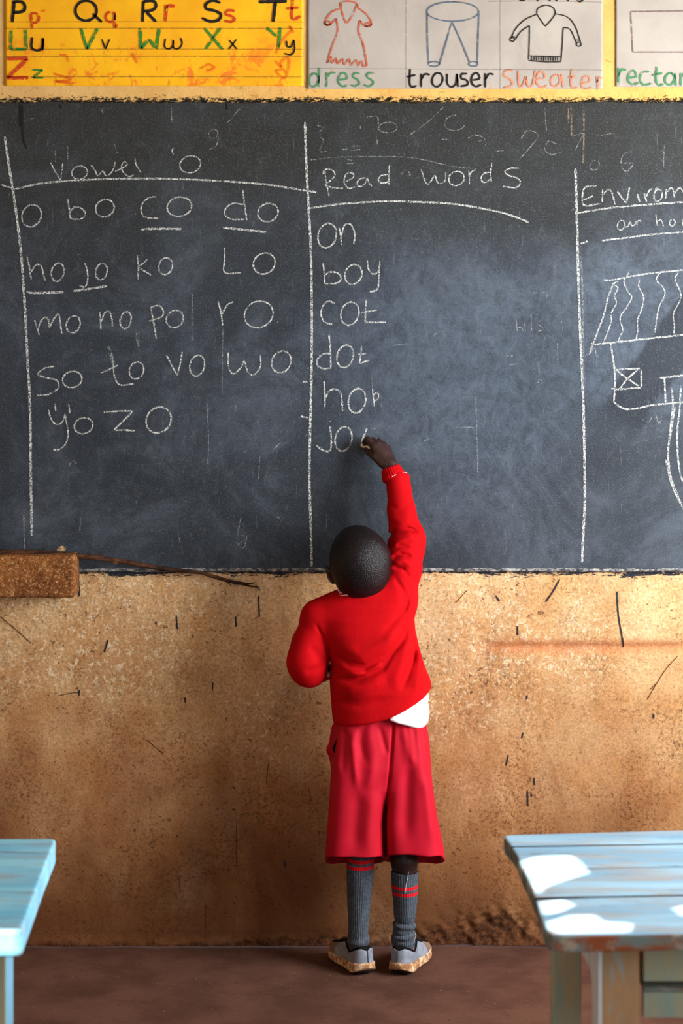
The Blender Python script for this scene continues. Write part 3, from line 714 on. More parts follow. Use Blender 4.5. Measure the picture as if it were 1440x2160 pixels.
m = M('yellow_paper', 0.55, 0.35)
X, Y, Z = m.xyz()
c = m.mix(m.step(m.noise(6, 5), 0.35, 0.65), rgb(250, 184, 8), rgb(238, 164, 4))
low = m.math('SUBTRACT', 1.0, m.step(Z, 0.04, 0.16))
c = m.mix(m.math('MULTIPLY', m.math('MULTIPLY', m.step(m.noise(17, 7, 0.75, 0.8), 0.53, 0.61), low), 0.85), c, rgb(232, 112, 24))
c = m.mix(m.math('MULTIPLY', m.step(m.noise(44, 5, 0.7, 0.4, m.vec(1, 1, 0.5)), 0.60, 0.70), m.math('MULTIPLY', low, 0.5)), c, rgb(160, 84, 18))
m.col(c); m.bump(m.noise(9, 4, 0.5, 0.8), 0.3, 0.01); YPAPER = m.m
m = M('grey_paper', 0.6, 0.3)
c = m.mix(m.step(m.noise(5, 5), 0.35, 0.65), rgb(176, 166, 154), rgb(162, 151, 140))
sp = m.step(m.noise(26, 3, 0.5, 0.6, m.vec(0.7, 1, 1.5)), 0.69, 0.73)
c = m.mix(m.math('MULTIPLY', sp, 0.5), c, rgb(190, 140, 92))
m.col(c); m.bump(m.noise(9, 4, 0.5, 0.8), 0.35, 0.01); GPAPER = m.m
def ink(name, c_, a=1.0):
    m = M(name, 0.6, 0.25); m.col(c_)
    if a < 1: m.alpha(m.math('MULTIPLY', m.step(m.noise(140, 3, 0.6), 0.28, 0.5), a))
    return m.m
INK_K = ink('black_ink', rgb(28, 24, 20)); INK_R = ink('red_ink', rgb(205, 62, 22), 0.97); INK_G = ink('green_ink', rgb(48, 130, 44), 0.97)
CR_G = ink('green_crayon', rgb(70, 132, 84), 0.92); CR_O = ink('orange_crayon', rgb(212, 130, 96), 0.9); CR_R = ink('red_crayon', rgb(196, 92, 62), 0.95); CR_B = ink('slate_crayon', rgb(84, 100, 116), 0.95)
RULE = ink('ruled_line', rgb(130, 92, 30), 0.7); RULE2 = ink('pencil_line', rgb(140, 130, 120), 0.7); CR_P = ink('plum_pencil', rgb(120, 92, 92), 0.9)
DI = D_LIP+0.0052
yp = paper('alphabet_poster', 11, 640, -330, 181, YPAPER, 'bright yellow alphabet poster above the left of the blackboard', 50)
G = Pen(0, 0, 2, DI, 5, 0.12)
def let(strokes, mat, w): G.draw('letter', strokes, mat, yp, width=w)
let([[(60, 8), (52, 95)], [(52, 8), (92, 8), (106, 28), (96, 48), (56, 54)]], INK_K, 6.5)
let([[(130, 55), (137, 120)], [(130, 58), (152, 56), (165, 74), (156, 94), (136, 97)]], INK_R, 5)
let([oval(363, 45, 45, 42, -90, 365, 0), [(392, 58), (430, 94)]], INK_K, 5.5)
let([oval(466, 72, 19, 21, -60, 330, 0), [(485, 50), (485, 115), (496, 100)]], INK_R, 4.5)
let([[(605, 5), (601, 92)], [(605, 6), (648, 5), (658, 25), (645, 42), (605, 48)], [(618, 50), (658, 92)]], INK_K, 6)
let([[(702, 20), (698, 90)], [(698, 48), (712, 27), (738, 26)]], INK_R, 7)
let([[(930, 12), (898, 2), (868, 18), (872, 38), (905, 45), (932, 62), (920, 85), (885, 90), (852, 76)]], INK_K, 6)
let([[(990, 46), (965, 44), (952, 58), (975, 68), (990, 80), (975, 92), (948, 88)]], INK_R, 5.5)
let([[(1092, 8), (1210, 5)], [(1162, 8), (1152, 92)]], INK_K, 7)
let([[(1236, -10), (1230, 60), (1240, 82), (1268, 68)], [(1205, 36), (1262, 32)]], INK_R, 5.5)
let([[(48, 125), (46, 208)], [(46, 208), (112, 208)], [(112, 208), (108, 124)]], INK_G, 6.5)
let([[(136, 158), (133, 198), (150, 212), (176, 205), (182, 160)], [(182, 160), (180, 214)]], INK_K, 5)
let([[(342, 120), (368, 208)], [(368, 208), (412, 120)]], INK_G, 6)
let([[(430, 165), (445, 208)], [(445, 208), (463, 165)]], INK_K, 3)
let([[(592, 118), (595, 206)], [(595, 206), (630, 165)], [(630, 165), (660, 208)], [(660, 208), (672, 118)]], INK_G, 6.5)
let([[(698, 163), (694, 195), (710, 207), (728, 195), (731, 168)], [(731, 168), (732, 200), (752, 206), (768, 185), (762, 160)]], INK_K, 3.2)
let([[(862, 118), (940, 208)], [(930, 118), (868, 208)]], INK_G, 6)
let([[(968, 170), (1000, 208)], [(998, 166), (965, 208)]], INK_K, 2.8)
let([[(1126, 118), (1166, 152)], [(1182, 115), (1175, 205)]], INK_G, 6)
let([[(1208, 172), (1212, 196), (1228, 196), (1240, 168)], [(1240, 168), (1242, 210), (1228, 230), (1200, 226)]], INK_K, 3.4)
let([[(28, 248), (118, 246)], [(118, 248), (32, 328)], [(28, 328), (122, 328)]], INK_R, 7.5)
let([[(138, 296), (180, 295)], [(180, 295), (140, 328)], [(138, 328), (184, 328)]], INK_G, 4)
for y in (93, 120, 208, 238, 325): G.draw('ruled_line', [[(24, y), (640, y-1), (1278, y)]], RULE, yp, width=1.3)
SMEAR = ink('orange_smear', rgb(236, 110, 22), 0.6)
for L in [[(1165, 225), (1185, 180), (1210, 150), (1232, 125), (1222, 112), (1240, 140)], [(1160, 255), (1190, 290), (1165, 300), (1200, 330), (1220, 280), (1215, 240), (1185, 270), (1210, 310)], [(845, 290), (880, 272), (905, 285), (870, 300)], [(225, 310), (300, 335), (240, 345), (320, 350)], [(560, 225), (580, 268)], [(175, 48), (192, 44)], [(252, 232), (280, 235), (290, 262)]]: G.draw('paint_stain', [L], SMEAR, yp, width=5, label='orange smear on the yellow paper')
cp = paper('clothing_poster', 648, 1271, -330, 187, GPAPER, 'grey paper poster of crayon clothes drawings above middle of blackboard', 60)
H = Pen(640, 0, 1.8, DI, 2.6, 0.15)
H.draw('garment_drawing', [[(140, 28), (142, 12), (160, 5), (185, 6), (203, 14), (208, 30)], [(142, 14), (148, 50), (165, 86), (190, 50), (204, 16)], [(140, 32), (105, 48), (82, 85), (98, 96), (125, 70)], [(208, 30), (240, 55), (258, 88), (234, 100), (215, 78)], oval(92, 88, 11, 7, 0, 370), oval(246, 94, 12, 7, 0, 370),
    [(125, 70), (130, 118), (108, 180), (90, 240)], [(215, 78), (210, 120), (228, 170), (242, 250)], [(90, 240), (105, 215), (108, 240), (125, 222), (130, 242), (150, 224), (155, 245), (175, 225), (180, 248), (200, 228), (205, 250), (222, 232), (228, 252), (242, 248)]], CR_R, cp, 3.4, 'red crayon outline of a dress')
H.draw('garment_drawing', [oval(567, 44, 98, 37, -90, 365, 0), [(470, 50), (471, 150), (475, 245)], oval(495, 243, 22, 9, 0, 365, 0), [(562, 85), (540, 165), (516, 245)], [(565, 85), (600, 160), (630, 235)], oval(645, 243, 17, 9, 0, 365, 0), [(666, 45), (663, 150), (660, 240)]], CR_B, cp, 2.8, 'slate crayon outline of trousers')
H.draw('garment_drawing', [[(885, 52), (890, 32), (920, 20), (948, 30), (955, 52), (938, 78), (918, 100)], [(918, 100), (900, 76), (885, 52)], [(885, 54), (840, 75), (805, 110), (788, 145)], [(804, 150), (825, 120), (858, 97)], [(858, 97), (857, 165), (855, 228)], [(855, 230), (915, 235), (977, 235)], [(977, 235), (982, 170), (986, 105)], [(986, 105), (1012, 112), (1036, 162)], [(955, 52), (1000, 64), (1030, 98), (1052, 160)],
    [(857, 212), (977, 216)], oval(793, 150, 9, 7, 0, 365, 0), oval(1045, 168, 9, 8, 0, 365, 0), [(790, 136), (806, 142)], [(1034, 152), (1052, 154)]]+[[(866+i*9, 214), (866+i*9, 232)] for i in range(12)], INK_K, cp, 2.2, 'black crayon outline of a sweater')
def word(pen, parent, strokes, mat, w):
    for g in clusters(pen, strokes, 4.0): pen.draw('letter', g, mat, parent, width=w)
word(H, cp, [oval(40, 304, 18, 25), [(60, 258), (58, 330)], [(88, 275), (88, 330)], [(88, 298), (102, 278), (122, 276)], [(135, 304), (165, 298), (158, 278), (140, 282), (132, 308), (148, 328), (172, 322)], [(215, 280), (195, 278), (188, 292), (205, 302), (212, 318), (195, 328), (182, 322)], [(268, 278), (248, 277), (240, 292), (257, 302), (266, 315), (250, 328), (230, 322)]], CR_G, 4)
word(H, cp, [[(405, 262), (403, 315), (413, 330), (430, 325)], [(392, 292), (425, 285)], [(447, 280), (447, 331)], [(447, 302), (460, 282), (480, 284)], oval(508, 303, 20, 26), [(545, 280), (545, 315), (560, 330), (578, 318), (583, 280)], [(583, 280), (586, 331)], [(622, 280), (600, 282), (600, 298), (620, 305), (622, 322), (595, 328)], [(640, 305), (668, 298), (660, 278), (642, 285), (637, 310), (652, 328), (675, 322)], [(690, 278), (690, 332)], [(690, 302), (704, 281), (722, 283)]], INK_K, 4)
word(H, cp, [[(795, 268), (770, 268), (760, 286), (785, 302), (792, 322), (760, 335)], [(815, 268), (818, 322), (832, 325), (846, 290)], [(846, 290), (852, 326), (870, 322), (880, 268)], [(890, 300), (916, 294), (908, 273), (890, 280), (885, 313), (905, 332), (927, 324)], oval(957, 306, 18, 22), [(980, 282), (985, 332)], [(1018, 262), (1015, 318), (1025, 335), (1042, 330)], [(1003, 295), (1035, 290)], [(1055, 318), (1086, 308), (1080, 290), (1062, 295), (1055, 325), (1075, 338), (1094, 330)], [(1114, 290), (1118, 340)], [(1114, 312), (1122, 296), (1133, 296)]], CR_O, 4)
word(H, cp, [[(838, -50), (842, -8), (832, 2), (820, 0)], [(888, -60), (889, 6)], [(930, -60), (935, 6)], [(960, -45), (961, 6)], [(978, -30), (1003, -28), (1004, 6)], [(1062, -30), (1063, -8), (1052, 6), (1038, 2)]], INK_K, 3.6)
H.draw('pencil_line', [[(390, -80), (389, 100), (390, 335)], [(748, -80), (747, 100), (748, 338)], [(18, 260), (400, 262), (1134, 266)], [(700, 6), (900, 4), (1134, 8)]], RULE2, cp, 1.2)
rp = paper('shapes_poster', 1298, 1760, -330, 183, GPAPER, 'grey paper poster with a pencil rectangle, cut off at top right', 70)
H.draw('shape_drawing', [[(1620, 40), (1440, 42), (1242, 44)], [(1242, 44), (1246, 120), (1250, 198)], [(1250, 198), (1440, 198), (1620, 199)], [(1620, 40), (1620, 199)]], CR_P, rp, 2.2, 'plum pencil outline of a rectangle')
word(H, rp, [[(1195, 258), (1195, 322)], [(1195, 290), (1207, 265), (1225, 266)], [(1235, 296), (1262, 290), (1255, 269), (1238, 275), (1231, 302), (1248, 321), (1272, 314)], [(1312, 272), (1286, 275), (1277, 300), (1290, 322), (1320, 317)], [(1340, 253), (1338, 308), (1350, 325), (1367, 317)], [(1322, 286), (1362, 278)], oval(1390, 300, 18, 22), [(1410, 278), (1413, 326)], [(1432, 278), (1432, 326)], [(1432, 298), (1448, 278), (1462, 292), (1465, 326)]], CR_G, 4.6)

# ------------------------------------------------------------------ brick ledge and branch
m = M('mud_brick', 0.95, 0.1)
c = m.mix(m.step(m.noise(14, 6, 0.7), 0.35, 0.65), rgb(158, 100, 54), rgb(116, 68, 34))
c = m.mix(m.math('MULTIPLY', m.step(m.noise(170, 5, 0.8), 0.52, 0.62), 0.6), c, rgb(236, 190, 130))
c = m.mix(m.math('MULTIPLY', m.step(m.noise(110, 5, 0.75, 0, m.vec(1, 1, 1, (4, 3, 1))), 0.52, 0.62), 0.7), c, rgb(84, 44, 20))
X, Y, Z = m.xyz()
c = m.mix(m.step(X, 0.150, 0.172), c, m.mix(m.step(m.noise(30, 5), 0.4, 0.6), rgb(196, 168, 138), rgb(160, 132, 108)))
m.col(c); m.bump(m.noise(55, 5, 0.75, 1.0), 0.8, 0.012); BRICK = m.m
lz1 = ZW(1172, 0.1); lz0 = ZW(1262, 0.1); lx1 = XW(158, 0.1)
bm = bmesh.new()
nxl, nyl, nzl = 70, 12, 12
def ledge_sdf(p):
    c = np.array([lx1-0.30, -0.0565, (lz0+lz1)/2]); hh = np.array([0.30, 0.0435, (lz1-lz0)/2])
    q = np.abs(p-c)-hh+0.010
    d = np.linalg.norm(np.maximum(q, 0), axis=1)+np.minimum(q.max(1), 0)-0.010
    return d-0.0022*wob(p[:, 0]*1.0+p[:, 1], p[:, 2]-p[:, 1], 60, 81)-0.0014*wob(p[:, 0]+2*p[:, 1], p[:, 2], 160, 82)
lg = sdf_obj('brick_ledge', ledge_sdf, (lx1-0.62, -0.12, lz0-0.02), (lx1+0.03, 0.02, lz1+0.02), 0.004, BRICK, loc=(lx1-0.15, -0.05, lz0))
tag(lg, 'rough mud brick ledge jutting from the wall under the left end of blackboard', 'ledge')

def tube(path, radii, seg=8, seed=0, lump=0.12):
    V, F = [], []; r = random.Random(seed)
    n = len(path); path = [np.array(p, float) for p in path]
    for i, p in enumerate(path):
        t = path[min(n-1, i+1)]-path[max(0, i-1)]; t /= np.linalg.norm(t)
        u = np.cross(t, [0, 1, 0.13]); u /= np.linalg.norm(u); v = np.cross(t, u)
        for k in range(seg):
            a = 2*math.pi*k/seg; rr = radii[i]*(1+lump*r.uniform(-1, 1))
            V.append(p+rr*(math.cos(a)*u+math.sin(a)*v))
    for i in range(n-1):
        for k in range(seg): F.append((i*seg+k, i*seg+(k+1) % seg, (i+1)*seg+(k+1) % seg, (i+1)*seg+k))
    F.append(tuple(range(seg))[::-1]); F.append(tuple((n-1)*seg+k for k in range(seg)))
    return V, F
m = M('bark', 0.85, 0.2); m.col(m.mix(m.step(m.noise(50, 5, 0.7, 0, m.vec(0.4, 1, 1)), 0.4, 0.65), rgb(44, 26, 17), rgb(96, 58, 36))); m.bump(m.noise(90, 4), 0.6, 0.004); BARK = m.m
m = M('bare_wood', 0.7, 0.25); m.col(m.mix(m.noise(30, 4), rgb(190, 130, 76), rgb(150, 92, 50))); BARE = m.m
bp = [(-160, 1164, .06), (-60, 1165, .06), (20, 1165, .058), (90, 1166, .056), (140, 1171, .054), (200, 1176, .045), (260, 1184, .035), (310, 1194, .028), (360, 1201, .024), (420, 1208, .021), (450, 1216, .020), (485, 1226, .018), (520, 1233, .016)]
br_pts = smooth_line([P(*q) for q in bp], step=0.012)
br_r = [0.0042+0.0028*math.sin(min(1, (1-i/len(br_pts))*1.3)*1.5)*(1.0 if i/len(br_pts) < 0.93 else 0.7) for i in range(len(br_pts))]
V, F = tube(br_pts, br_r, 9, 3)
branch = link_mesh('branch', V, F, BARK, loc=P(140, 1172, .054), smooth=True)
tag(branch, 'thin dry brown branch lying on brick ledge along blackboard bottom edge', 'branch')
def twig(pts, r0, r1, mat=BARK, name='twig', label=None):
    q = smooth_line([P(*p) for p in pts], step=0.006)
    V, F = tube(q, list(np.linspace(r0, r1, len(q))), 7, 5)
    o = link_mesh(name, V, F, mat, branch, smooth=True)
    if label: o['label'] = label
twig([(515, 1232, .017), (530, 1237, .016), (542, 1238, .014), (548, 1246, .013)], 0.0026, 0.0014)
twig([(470, 1221, .018), (482, 1230, .016), (489, 1237, .014)], 0.002, 0.001)
twig([(200, 1175, .044), (210, 1167, .038), (217, 1163, .036)], 0.0022, 0.0012)
twig([(512, 1230, .018), (530, 1231, .017), (540, 1228, .016)], 0.002, 0.001)
twig([(330, 1198, .026), (340, 1207, .020), (344, 1213, .016)], 0.0016, 0.0008)
twig([(108, 1164, .054), (120, 1158, .05), (128, 1156, .048)], 0.0010, 0.0008)
twig([(214, 1177, .0385), (230, 1182, .0365), (247, 1188, .034)], 0.0034, 0.0022, BARE, 'bare_patch', 'pale patch of stripped bark')
q = []
for i in range(9):
    t = i/8; q.append((120+20*t, 1159-7*math.sin(math.pi*t)-1*t, .047)); 
q2 = [(120+20*(1-i/8), 1161+1.5*math.sin(math.pi*i/8), .043) for i in range(1, 8)]
ol = [P(*p) for p in q+q2]; n = len(ol)
V = [p for p in ol]+[p+np.array([0, 0.0012, 0.0004]) for p in ol]
F = [tuple(range(n)), tuple(range(n, 2*n))[::-1]]+[(i, n+i, n+(i+1) % n, (i+1) % n) for i in range(n)]
o = link_mesh('dry_leaf', V, F, ink('dry_leaf_tan', rgb(188, 150, 108)), branch); fix_normals(o); o['label'] = 'curled tan dry leaf'

# ------------------------------------------------------------------ the child writing on the board
ROOT = np.array([0.09, -0.21, 0.0])
D0 = 0.20                                   # the figure's mid plane in front of the wall
S0 = FPX/(-CAM_Y-D0)
def zz_(py): return CAM_Z-(py-HORIZON)/S0
def xx_(px): return (px-720)/S0
class Loft:
    """upright body of elliptical sections: rows of (pixel row, left, right, half depth, y of the middle)"""
    def __init__(s, rows, pw=2.0):
        rows = sorted(rows, key=lambda r: -r[0])
        s.z = np.array([zz_(r[0]) for r in rows]); s.cx = np.array([xx_((r[1]+r[2])/2) for r in rows])
        s.rx = np.array([(r[2]-r[1])/2/S0 for r in rows]); s.ry = np.array([r[3] for r in rows]); s.cy = np.array([r[4] for r in rows]); s.pw = pw
    def __call__(s, p, grow=0.0, wave=None):
        z = p[:, 2]; f = lambda a: np.interp(z, s.z, a)
        rx, ry = f(s.rx)+grow, f(s.ry)+grow
        dx, dy = p[:, 0]-f(s.cx), p[:, 1]-f(s.cy)
        if wave is not None:
            k = 1+wave(np.arctan2(dy/ry, dx/rx), z); rx = rx*k; ry = ry*k
        q = (np.abs(dx/rx)**s.pw+np.abs(dy/ry)**s.pw)**(1/s.pw)
        side = (q-1)*np.minimum(rx, ry)
        zt, zb = s.z[-1], s.z[0]
        cap = np.maximum(z-zt, zb-z)
        return np.where(cap > 0, np.sqrt(np.maximum(side, 0)**2+cap**2)*1.0, np.maximum(side, cap))
def Rm(rx, ry, rz):
    from mathutils import Euler
    return np.array(Euler((rx, ry, rz), 'XYZ').to_matrix())

# ---- skin, hair
m = M('dark_skin', 0.42, 0.5)
c = m.mix(m.step(m.noise(30, 5, 0.6), 0.35, 0.65), rgb(40, 22, 20), rgb(58, 33, 29)); m.col(c)
m.bump(m.noise(160, 4, 0.6), 0.12, 0.002); SKIN = m.m
m = M('cropped_hair', 0.35, 0.28)
cv = m.voro(430)
c = m.mix(m.step(cv, 0.15, 0.6), rgb(30, 20, 22), rgb(13, 8, 9)); m.col(c)
m.rough(m.math('ADD', 0.27, m.math('MULTIPLY', m.noise(190, 3), 0.25)))
m.bump(m.math('ADD', m.math('SUBTRACT', 1.0, cv), m.noise(420, 2)), 0.5, 0.002); HAIR = m.m
m = M('nail', 0.35, 0.5); m.col(rgb(170, 120, 104)); NAIL = m.m
m = M('eye_white', 0.2, 0.5); m.col(rgb(225, 220, 210)); EYE = m.m

HC = P(757, 1181, 0.205)                      # skull centre
HR = Rm(math.radians(33), math.radians(7), math.radians(4))   # head thrown back, tipped
HR = Rm(0, math.radians(-6), 0)@Rm(math.radians(32), 0, math.radians(10))
def hp(x, y, z): return HC+HR@np.array([x, y, z])
def skull(p):
    d = ellip(p, HC, (0.0685, 0.087, 0.080), HR)
    d = smin(d, ellip(p, hp(0, -0.022, 0.006), (0.0705, 0.064, 0.074), HR), 0.02)     # parietal bulge
    d = smin(d, ellip(p, hp(0, -0.045, -0.025), (0.057, 0.047, 0.05), HR), 0.02)       # occiput
    return d
def head(p):
    d = skull(p)
    d = smin(d, ellip(p, hp(0, 0.035, -0.055), (0.054, 0.050, 0.055), HR), 0.03)       # face and jaw
    d = smin(d, ellip(p, hp(0, 0.062, -0.098), (0.024, 0.020, 0.016), HR), 0.02)       # chin
    d = smin(d, cone(p, hp(0, 0.086, -0.022), hp(0, 0.097, -0.050), 0.006, 0.010), 0.010)
    for s in (-1, 1):
        d = smin(d, ellip(p, hp(s*0.011, 0.090, -0.052), (0.008, 0.008, 0.007), HR), 0.006)
        d = smin(d, ellip(p, hp(s*0.036, 0.068, -0.045), (0.020, 0.016, 0.016), HR), 0.015)  # cheeks
        d = smin(d, cone(p, hp(s*0.012, 0.086, -0.006), hp(s*0.042, 0.076, -0.006), 0.006, 0.006), 0.010)  # brows
        d = smax(d, -ellip(p, hp(s*0.028, 0.093, -0.020), (0.015, 0.010, 0.009), HR), 0.008)    # eye sockets
        d = smin(d, ellip(p, hp(s*0.028, 0.078, -0.020), (0.012, 0.0095, 0.009), HR), 0.004)    # lids
        # ears
        e = ellip(p, hp(s*0.0755, -0.004, -0.032), (0.008, 0.020, 0.031), HR@Rm(0, s*0.30, s*-0.35))
        e = smax(e, -ellip(p, hp(s*0.0835, 0.003, -0.030), (0.006, 0.011, 0.018), HR@Rm(0, s*0.30, s*-0.35)), 0.004)
        d = smin(d, e, 0.006)
    d = smin(d, ellip(p, hp(0, 0.086, -0.073), (0.021, 0.010, 0.0065), HR), 0.005)     # lips
    d = smin(d, ellip(p, hp(0, 0.083, -0.084), (0.018, 0.010, 0.0065), HR), 0.005)
    d = smax(d, -ellip(p, hp(0, 0.098, -0.0785), (0.019, 0.008, 0.0013), HR), 0.003)
    return d
NK = P(762, 1268, 0.205)
# right arm up, left arm folded in front of the chest
SHR, ELR, WRR = P(848, 1245, .205), P(861, 1132, .150), P(826, 996, .088)
SHL, ELL, WRL = P(676, 1305, .205), P(650, 1412, .225), P(700, 1412, .075)
palm0 = P(823, 982, .082)
MC = [P(789, 943, .068), P(798, 938, .063), P(808, 939, .055), P(817, 945, .046)]
WB = [P(813, 976, .082), P(818, 975, .080), P(823, 976, .076), P(828, 979, .070)]
FING = [
    ([MC[0], P(775, 927, .052), P(769.5, 933, .034), P(772, 940, .023)], [.0092, .0084, .0072, .0060]),
    ([MC[1], P(786, 929, .044), P(777, 936, .028), P(777, 944, .026)], [.0094, .0084, .0072, .0060]),
    ([MC[2], P(799, 931, .036), P(789, 937, .022), P(788, 946, .026)], [.0090, .0080, .0070, .0058]),
    ([MC[3], P(810, 937, .030), P(801, 943, .020), P(799, 951, .027)], [.0082, .0072, .0062, .0054]),
]
THUMB = ([P(806, 978, .082), P(791, 963, .072), P(780, 955, .056), P(773, 947, .036)], [.0115, .0105, .0090, .0068])
lw = WRL
LMC = [lw+np.array([.052, .014, .022]), lw+np.array([.057, .012, .008]), lw+np.array([.056, .010, -.006]), lw+np.array([.050, .008, -.019])]
LF = []
for i, q in enumerate(LMC):
    k = (1, 1.08, 1.0, .82)[i]
    LF.append(([q, q+np.array([.020*k, -.006, .000]), q+np.array([.026*k, -.022*k, -.001]), q+np.array([.014*k, -.028*k, -.002])], [.0086, .0078, .0068, .0058]))
LTH = ([lw+np.array([.012, .004, .018]), lw+np.array([.030, -.008, .032]), lw+np.array([.046, -.016, .036]), lw+np.array([.060, -.022, .034])], [.0105, .0095, .0082, .0064])

KNL, KNR = P(768, 1785, .185), P(850, 1788, .185)
ANL, ANR = P(757, 1986, .195), P(853, 1986, .195)
torso_in = Loft([(1262, 735, 850, .052, -.205), (1300, 704, 860, .060, -.205), (1360, 708, 864, .064, -.205), (1440, 718, 874, .060, -.203), (1520, 730, 876, .058, -.20), (1600, 728, 884, .066, -.205), (1655, 738, 886, .062, -.205)])
def hand_r(p):
    d = chain(p, [WRR, palm0], [.0200, .0200])
    for a, b_, r in zip(WB, MC, (.0118, .0120, .0115, .0105)): d = smin(d, cone(p, a, b_, r+.002, r-.0015), 0.008)
    for pts, rs in FING: d = smin(d, chain(p, pts, rs, .002), 0.0035)
    return smin(d, chain(p, THUMB[0], THUMB[1], .003), 0.005)
def hand_l(p):
    d = cone(p, WRL, WRL+np.array([.012, .002, 0]), .0195, .019)
    for q, r in zip(LMC, (.0118, .0120, .0115, .0105)): d = smin(d, cone(p, WRL+0.25*(q-WRL)+np.array([0, 0, 0]), q, r+.002, r-.0015), 0.008)
    for pts, rs in LF: d = smin(d, chain(p, pts, rs, .002), 0.0035)
    return smin(d, chain(p, LTH[0], LTH[1], .003), 0.005)
def foot(p, an, yaw):
    toe = np.array([math.sin(yaw), math.cos(yaw), 0])
    heel = np.array([an[0], an[1], 0.048])-toe*0.012
    d = cone(p, an, heel, .022, .022)
    return smin(d, cone(p, heel+toe*.02, np.array([an[0], an[1], 0.042])+toe*.085, .022, .017), 0.02)
LEGL = [(P(766, 1778, .19), .0335), (P(761, 1830, .197), .0285), (P(757.5, 1890, .197), .0245), (P(755.5, 1986, .196), .0205)]
LEGR = [(P(851, 1778, .19), .0335), (P(852, 1815, .199), .0315), (P(854, 1850, .198), .0275), (P(854, 1900, .197), .0230), (P(850.5, 1986, .196), .0200)]
YAWL, YAWR = math.radians(-24), math.radians(21)
def body(p):
    d = head(p)
    d = smin(d, cone(p, HC+np.array([0.004, .012, -.045]), NK, .040, .036), 0.02)
    d = smin(d, torso_in(p), 0.03)
    d = smin(d, cone(p, NK, SHL, .034, .030), 0.03); d = smin(d, cone(p, NK, SHR, .034, .030), 0.03)
    d = smin(d, chain(p, [SHR, ELR], [.034, .026]), 0.02); d = smin(d, chain(p, [ELR, ELR+.4*(WRR-ELR), WRR], [.0265, .0255, .0195], .01), 0.01)
    d = smin(d, chain(p, [SHL, ELL], [.033, .026]), 0.02); d = smin(d, chain(p, [ELL, ELL+.4*(WRL-ELL), WRL], [.0265, .0255, .0195], .01), 0.01)
    d = smin(d, hand_r(p), 0.006); d = smin(d, hand_l(p), 0.006)
    for hx, kn, an, yw, rows in ((770, KNL, ANL, YAWL, LEGL), (846, KNR, ANR, YAWR, LEGR)):
        hip = P(hx, 1600, .205)
        d = smin(d, chain(p, [hip, rows[0][0]], [.060, rows[0][1]]), 0.012)
        d = smin(d, chain(p, [r[0] for r in rows], [r[1] for r in rows], .012), 0.01)
        d = smin(d, foot(p, an, yw), 0.012)
    return d
person = sdf_obj('person', body, (-.22, -.34, -.005), (.28, 0.0, 1.36), 0.0026, SKIN, loc=ROOT)
tag(person, 'child in red sweater and shorts reaching up to write on the blackboard, seen from behind', 'person')

def hair_sdf(p):
    d = skull(p)-0.0035
    q = (p-HC)@HR
    front = (q[:, 1]-0.070)*0.75+(0.030-q[:, 2])*0.66-0.006      # hairline over the forehead
    front = np.maximum(front, -1)
    temple = (q[:, 1]-0.040)*0.8-(q[:, 2]+0.005)*0.6
    nape = -0.070-q[:, 2]
    return smax(smax(d, np.maximum(front, temple)*0.9, 0.006), nape, 0.006)
hair = sdf_obj('hair', hair_sdf, HC-0.12, HC+0.12, 0.0022, HAIR, person)
hair['label'] = 'closely cropped black hair'
for s in (-1, 1):
    c0 = hp(s*0.028, 0.0835, -0.020)
    o = sdf_obj('eye', lambda p, c0=c0: ellip(p, c0, (0.009, 0.006, 0.005), HR), c0-0.014, c0+0.014, 0.0012, EYE, person)
tn = THUMB[0][3]+np.array([0.0005, -0.0052, 0.0010])
o = sdf_obj('thumbnail', lambda p: ellip(p, tn, (0.0052, 0.0026, 0.0036), Rm(0, .7, 0)), tn-0.010, tn+0.010, 0.0008, NAIL, person)

# ---- sweater
m = M('red_knit', 0.85, 0.12)
X, Y, Z = m.xyz()
c = m.mix(m.step(m.noise(9, 5), 0.35, 0.65), rgb(174, 0, 6), rgb(188, 1, 12))
c = m.mix(m.math('MULTIPLY', m.step(m.noise(260, 2), 0.60, 0.75), 0.25), c, rgb(196, 2, 10))
m.col(c); m.bump(m.math('ADD', m.noise(330, 4, 0.7), m.noise(60, 3)), 0.35, 0.003); KNIT = m.m
tor = Loft([(1236, 760, 845, .030, -.205), (1258, 722, 868, .056, -.205), (1275, 700, 872, .070, -.205), (1300, 682, 873, .080, -.205), (1330, 680, 876, .088, -.205), (1365, 692, 884, .094, -.205), (1400, 698, 894, .099, -.205), (1430, 695, 906, .103, -.205), (1450, 696, 912, .105, -.205), (1480, 698, 908, .104, -.205), (1525, 702, 900, .10, -.205), (1560, 704, 896, .098, -.205)], 2.45)
def pxl(pts): return [(xx_(a), zz_(b)) for a, b in pts]
